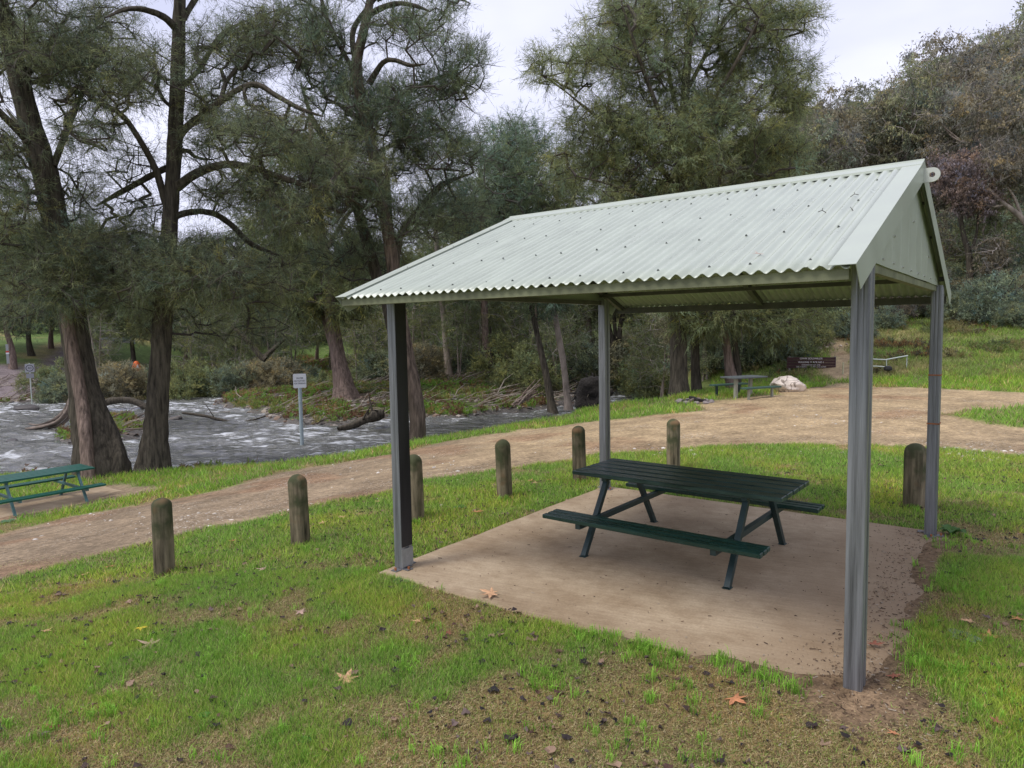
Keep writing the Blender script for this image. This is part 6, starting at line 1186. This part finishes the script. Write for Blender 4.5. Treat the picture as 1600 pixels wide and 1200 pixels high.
for i, (px, dep, sc, lab) in enumerate([(300, 57, .9, 'slim pale trunk standing right of the straight trunk across the river'), (362, 58, 1.0, 'slim pale trunk with white bark rising from the shrubs left of the white sign'), (590, 60, 1.1, 'slim leaning trunk left of the front left post on the far side'), (672, 56, 1.0, 'slim trunk between the front left post and the pale wavy trunk'), (738, 57, 1.0, 'slim trunk left of the reddish double trunk'), (800, 55, 1.1, 'slim trunk between the reddish double trunk and the leaning one'), (828, 50, .9, 'slim sapling just left of the leaning water trunk'), (895, 52, 1.0, 'slim sapling left of the root mass'), (1015, 46, .9, 'slim sapling above the dark boulders'), (1030, 40, .8, 'slim sapling left of the thick central trunk'), (1105, 30, .6, 'thin sapling between the central trunks and the forked one'), (1172, 30, .55, 'thin sapling behind the far picnic table'), (1225, 31, .55, 'thin pale sapling left of the brown sign'), (150, 56, .9, 'slim trunk behind the buttressed trunk'), (645, 54, .9, 'slim pale trunk touching the right side of the front left post'), (715, 50, .8, 'slim pale trunk just right of the pale wavy trunk'), (750, 53, .9, 'slim trunk just left of the reddish double trunk base'), (780, 58, 1.0, 'slim trunk just right of the reddish double trunk'), (850, 56, 1.0, 'slim pale trunk behind the leaning water trunk'), (870, 47, .8, 'slim sapling between the two slender water trunks'), (555, 55, .8, 'slim trunk just right of the island tree'), (420, 61, 1.0, 'slim trunk left of the white sign plate'), (330, 63, 1.0, 'slim trunk between the straight trunk and the forked branch'), (455, 64, 1.1, 'slim trunk above the white sign'), (1410, 37, .7, 'thin sapling left of the back right post on the slope'), (1540, 38, .8, 'thin sapling left of the spiky bush')]): plant('sap', i, onb(px, dep), sc, lab, 'slim saplings')
for i, (px, dep, sc, lab) in enumerate([(1500, 36.5, .7, 'low scrubby bush right of the back right post on the slope'), (1475, 38.5, .9, 'scrubby bush directly right of the back right post'), (1400, 34.5, .5, 'low dry bush above the bent handrail'), (1570, 37.5, .9, 'grey bush right behind the spiky bush'), (1600, 35, .8, 'bush on the open slope at the right frame edge'), (1430, 35.5, .5, 'small low bush left of the back right post'), (1345, 37, .9, 'bush left of the front right post on the slope')]): plant('bare' if i % 3 == 2 else 'shrub', i + 2, onb(px, dep), sc, lab, 'low scrub on the open slope')
# gum with dark forked trunk and pale limbs at the right
def gum_at(label, px, dep, st, B, seed, bark, twig, col): 
    q = onb(px, dep); return make_tree('gum_tree', label, 'tree', q, [stem([(a, b_, dep + d_, r_) for a, b_, d_, r_ in s_], bark, i == 0) for i, s_ in enumerate(st)], blobs(B, rt, .42, .9), seed, bark, twig, 'gum', col, K=6, ML=9, L_tw=.7, L_n=.18, W_n=.05, tip=.012, maxr=.05, nseg=9)
gum_at('gum tree with dark forked trunk right of the gable', 1514, 37, [[(1514, 470, 0, 5), (1514, 405, 0, 4.5), (1506, 370, 0, 3.5), (1499, 330, 0, 3), (1497, 280, 0, 2.5)], [(1514, 400, 0, 3), (1526, 365, 0, 2.5), (1528, 320, 0, 2)]], [(1500, 270, 37, 60, 40, 2, 110), (1530, 310, 37, 45, 30, 2, 60)], 61, M_BARK, M_TWIG, (.28, .215, .19))
gum_at('gum tree with pale bare limbs at the right frame edge', 1640, 36, [[(1650, 470, 0, 6), (1640, 420, 0, 6), (1612, 365, 0, 4.5), (1590, 335, 0, 4), (1560, 312, 0, 3), (1540, 290, 0, 2)], [(1600, 350, 0, 3), (1585, 310, 0, 2.5), (1572, 290, 0, 1.6)], [(1570, 320, 0, 2), (1545, 322, 0, 1.6), (1520, 300, 0, 1.2)]], [(1590, 250, 36, 60, 40, 2, 90), (1560, 400, 36, 40, 30, 2, 40)], 62, M_BARKP, M_TWIGP, (.2, .175, .12))
# hillside bush too dense to count, one mass behind the gums
def bushmass(name, label, spots, seed, col, size, style='gum', tall=(3, 7)):
    r = np.random.default_rng(seed); VV = []; FF = []; CC = []; o = 0
    for px, dep, n, rad in spots:
        q = onb(px, dep); u = r.normal(size=(n, 3)); u /= np.linalg.norm(u, axis=1)[:, None]; u *= r.uniform(.2, 1, (n, 1)) ** .4; u[:, 2] = u[:, 2] * .8 + .55; P = q + u * np.array([rad, rad, rad * r.uniform(.8, 1.3)]); P[:, 2] = np.maximum(P[:, 2], gi(Zg, P[:, 0], P[:, 1]) + .1)
        V, F, C = leaves(P, np.tile([0, 0, 1.], (n, 1)) + u * .6, r, 5, 7, size * 2.2, size * 1.2, size * .42, style, np.array(col) * r.uniform(.7, 1.3), .5); VV.append(V); FF.append(F + o); CC.append(C); o += len(V)
    ob = mk(name, np.concatenate(VV), np.concatenate(FF), M_LEAF, col=np.concatenate(CC)); tag(ob, label, 'bushland', kind='stuff')
rs = np.random.default_rng(8)
bushmass('hillside_bush', 'dense brown green scrub covering the right hand hillside under the gums', [(px, st_, 90, rs.uniform(2.2, 3.6)) for px in range(1010, 1760, 44) for st_ in (rs.uniform(46, 54), rs.uniform(56, 66), rs.uniform(68, 80), rs.uniform(84, 100))], 71, (.20, .195, .12), .26)
bushmass('valley_scrub', 'dense dark scrub filling the valley beyond the river', [(px + rs.uniform(-15, 15), st_, 80, rs.uniform(2.2, 4.0)) for px in range(-160, 1010, 52) for st_ in (rs.uniform(84, 96), rs.uniform(100, 118), rs.uniform(122, 150))], 72, (.16, .185, .10), .36)
# low plants on the island and far bank: ground cover
def cover(name, label, n, seed):
    r = np.random.default_rng(seed); x = r.uniform(-75, -6, n * 10); y = r.uniform(-8, 62, n * 10); z = gi(Zg, x, y); dn_ = gi(DN, x, y)
    k = (dn_ > 1.4) & (gi(DIRT, x, y) < .3) & (z > ZW + .12) & (gi(HILL, x, y) < .4) & (fbm(x / 1.6, y / 1.6, 151) > .47); x, y, z = x[k][:n], y[k][:n], z[k][:n]; m = len(x); P = np.stack([x, y, z], 1)
    pal_ = np.array([(.26, .36, .08), (.38, .33, .12), (.20, .28, .09), (.40, .27, .11), (.24, .40, .07), (.24, .14, .08)]); reg = (fbm(x / 3, y / 3, 152) * 9 + r.uniform(0, 1.4, m)).astype(int) % 6
    V, F, C = leaves(P, np.tile([0, 0, 1.], (m, 1)), r, 4, 7, .30, .18, .05, 'shrub', (1, 1, 1), .25); C = C * np.repeat(pal_[reg], 4 * 7 * 4, 0) ; o = mk(name, V, F, M_LEAF, col=C); tag(o, label, 'ground cover', kind='stuff')
cover('riverbank_herbs', 'low green and rusty herbs over the cobble island and far bank', 15000, 73)

def sticks(name, label, n, seed):
    r = np.random.default_rng(seed); x = r.uniform(-70, -6, n * 12); y = r.uniform(-8, 60, n * 12); z = gi(Zg, x, y); k = (gi(DN, x, y) > 1.4) & (z > ZW - .05) & (gi(HILL, x, y) < .6) & (fbm(x / 2, y / 2, 171) > .5); x, y, z = x[k][:n], y[k][:n], z[k][:n]; m = len(x)
    g0 = r.normal(.6, .6, m); a = g0 + r.normal(0, .5, m); L = r.uniform(.4, 2.4, m); A = np.stack([x, y, z + r.uniform(0, .15, m)], 1); B = A + np.stack([np.cos(a) * L, np.sin(a) * L, r.uniform(-.05, .8, m) * L * .6], 1); Mx = (A + B) / 2 + r.normal(size=(m, 3)) * .1
    rr_ = r.uniform(.012, .04, m); V1, F1 = frusta(A, Mx, rr_, rr_ * .7, 5); V2, F2 = frusta(Mx, B, rr_ * .7, rr_ * .3, 5); C = np.array([(.30, .25, .20), (.18, .14, .11), (.40, .35, .29), (.12, .09, .07)])[r.integers(0, 4, m)]
    o = mk(name, np.concatenate([V1, V2]), np.concatenate([F1, F2 + len(V1)]), M_STONE, col=np.concatenate([np.repeat(C, 10, 0)] * 2)); tag(o, label, 'flood debris', kind='stuff')
sticks('flood_debris', 'tangled flood washed sticks and dead canes along the far bank', 2800, 66)
def slope_herbs(name, label, n, seed):
    r = np.random.default_rng(seed); px = r.uniform(1080, 1750, n * 3); dd = r.uniform(24.5, 47, n * 3); x = CAM[0] - .601 * dd + .7999 * dd * (px - 800) / FPX; y = CAM[1] + .799 * dd + .6 * dd * (px - 800) / FPX
    k = (gi(HILL, x, y) > .25) & (gi(DIRT, x, y) < .3) & (fbm(x / 1.8, y / 1.8, 181) + .012 * (dd - 30) > .52); x, y = x[k][:n], y[k][:n]; m = len(x); P = np.stack([x, y, gi(Zg, x, y)], 1)
    pal_ = np.array([(.30, .26, .11), (.22, .27, .09), (.16, .19, .09), (.30, .18, .08), (.14, .12, .08), (.38, .34, .16)]); reg = (fbm(x / 2.2, y / 2.2, 182) * 9 + r.uniform(0, 1.6, m)).astype(int) % 6
    V, F, C = leaves(P, np.tile([0, 0, 1.], (m, 1)), r, 4, 7, .24, .15, .035, 'shrub', (1, 1, 1), .3); C = C * np.repeat(pal_[reg], 4 * 7 * 4, 0); o = mk(name, V, F, M_LEAF, col=C); tag(o, label, 'ground cover', kind='stuff')
slope_herbs('slope_herbs', 'rough dry weeds and rusty bracken over the right hand slope', 5200, 75)
# ------------------------------------------------------------ logs, driftwood, root mass
def log(name, pts, label, cat, seed, material=M_LOG, group=None, branches=0):
    r = np.random.default_rng(seed); W_ = [at(a, b, d) for a, b, d, _ in pts]; R = [max(.02, q * d / FPX) for _, _, d, q in pts]; b0 = W_[0]
    V, F, Q, rq = thick(W_, R, 10, r, 0, .12); VV = [V]; FF = [F]; o_ = len(V)
    for i in range(branches):
        j = r.integers(len(Q) // 3, len(Q) - 1); e = Q[j] + r.normal(size=3) * .5 + [0, 0, .4]; V2, F2, _, _ = thick([Q[j], (Q[j] + e) / 2 + r.normal(size=3) * .06, e], [rq[j] * .4, rq[j] * .25, .012], 5, r); VV.append(V2); FF.append(F2 + o_); o_ += len(V2)
    o = mk(name, np.concatenate(VV) - b0, np.concatenate(FF), material, smooth=True); o.location = Vector(map(float, b0)); tag(o, label, cat, group); return o
def wdep(px, py, z=ZW): d = ray(px, py); return (z - CAM[2]) / d[2]
d_ = wdep(60, 668)
st = thing('broken_stump', 'splintered stump with fallen pale roots behind the leaning trunk', 'stump', at(115, 660, wdep(115, 672)), 0)
b0 = np.array(st.location); r = np.random.default_rng(3); dd = wdep(115, 672)
for j, pts in enumerate([[(128, 668, 13), (118, 640, 10), (113, 615, 6), (112, 603, 2)], [(112, 622, 5), (104, 645, 5), (88, 660, 5), (60, 668, 4), (40, 670, 2)], [(115, 630, 4), (108, 652, 4), (92, 665, 3), (75, 668, 2)], [(124, 640, 6), (126, 660, 8), (130, 675, 8)], [(102, 640, 3), (85, 655, 3), (60, 664, 2.5), (45, 662, 1.5)]] + [[(112 + rq, 625 + rq2, 2.2), (100 + rq, 648 + rq2, 2), (80 + rq * 2, 662 + rq2 * .5, 1.6), (60 + rq * 3, 668 + rq2 * .3, .8)] for rq, rq2 in [(-6, 3), (4, -4), (-3, 8), (6, 6), (0, -8), (8, 0)]]):
    V, F, _, _ = thick([at(a, b, dd + (j - 2) * .12) for a, b, _ in pts], [q * .6 * dd / FPX for _, _, q in pts], 11, r, 0, .3); mk('stump_root' if j else 'stump_body', V - b0, F, M_LOG if j != 3 else M_BARK, st, smooth=True)
D2 = wdep(160, 640)
log('fallen_branch', [(158, 632, D2, 5), (180, 625, D2, 5), (205, 626, D2, 5), (228, 636, D2, 5), (250, 648, D2, 4), (262, 655, D2, 2)], 'dark branch arching low over the water between the two near trunks', 'branch', 5, M_BARK, branches=3)
D2 = wdep(340, 658)
log('drift_branch', [(285, 645, D2, 1.6), (320, 650, D2, 2.2), (340, 655, D2, 2.4), (370, 660, D2, 2), (395, 656, D2, 1.5), (415, 650, D2, 1)], 'thin dark branch lying across the rapids at the island tip', 'branch', 6, M_BARK, branches=3)
D2 = wdep(560, 668)
log('drift_log', [(528, 670, D2 - 1, 3), (550, 665, D2 - .5, 5), (572, 656, D2, 6), (590, 648, D2, 9), (600, 646, D2, 5)], 'dark waterlogged log with root end left of the front left post', 'log', 7, M_BARK, branches=6)
D2 = wdep(385, 650) + 14; D2 = 46
log('forked_branch', [(415, 562, D2, 5), (405, 555, D2, 4.5), (390, 535, D2, 4), (375, 520, D2, 3.5), (362, 510, D2, 2)], 'dark forked broken branch above the shrubs left of the white sign', 'branch', 8, M_BARK, branches=4)
log('forked_branch', [(413, 560, D2 + .4, 4), (425, 548, D2 + .4, 3.5), (438, 535, D2 + .4, 3), (448, 528, D2 + .4, 1.5)], 'dark rising half of the broken fork above the shrubs left of the white sign', 'branch', 9, M_BARK, branches=2)
for i, (a, b, lab) in enumerate([((695, 584), (765, 603), 'longer weathered log on the far bank below the pale wavy trunk'), ((698, 590), (745, 597), 'shorter weathered log alongside the longer one'), ((700, 598), (718, 603), 'short stub of driftwood under the two logs')]):
    z_ = -1.7; d1 = wdep(*a, z_); d2 = wdep(*b, z_); log('weathered_log', [(a[0], a[1], d1, 2.2), ((a[0] + b[0]) / 2, (a[1] + b[1]) / 2 - 1, (d1 + d2) / 2, 2.6), (b[0], b[1], d2, 1.8)], lab, 'log', 20 + i, M_LOG, 'logs on the far bank')
st = thing('stick_pile', 'heap of pale flood washed sticks left of the leaning water trunk', 'stick pile', at(820, 625, 36), 0); b0 = np.array(st.location); r = np.random.default_rng(5)
for i in range(11):
    a = at(800 + r.uniform(-8, 12), 632 + r.uniform(-6, 2), 36 + r.uniform(-.5, .5)); b = at(842 + r.uniform(-10, 8), 598 + r.uniform(-6, 14), 36 + r.uniform(-.6, .6)); m = MB(); m.tube([a - b0, (a + b) / 2 - b0 + r.normal(size=3) * .06, b - b0], [.05, .04, .02], 6); m.build('stick', M_LOG if i % 2 else M_BARKR, st)
# uprooted root plate
dR = 31; q = at(925, 612, dR); rp = thing('root_mass', 'black uprooted root mass at the water edge beside the back left post', 'root plate', q, 0); k = dR / FPX
bo = rock('root_plate', (0, 0, 0), (36 * k, 26 * k, 27 * k), 90, M_ROOT, rough=1.1); bo.parent = rp
r = np.random.default_rng(12)
for i in range(44):
    u = r.normal(size=3); u /= np.linalg.norm(u); s_ = u * np.array([33, 26, 24]) * k * .9; e = s_ * r.uniform(1.15, 1.45) + r.normal(size=3) * .08; m = MB(); m.tube([s_ * .5, s_ + r.normal(size=3) * .1, e], [.05, .035, .01], 6); m.build('root', M_ROOT if i % 3 else M_BARK, rp)
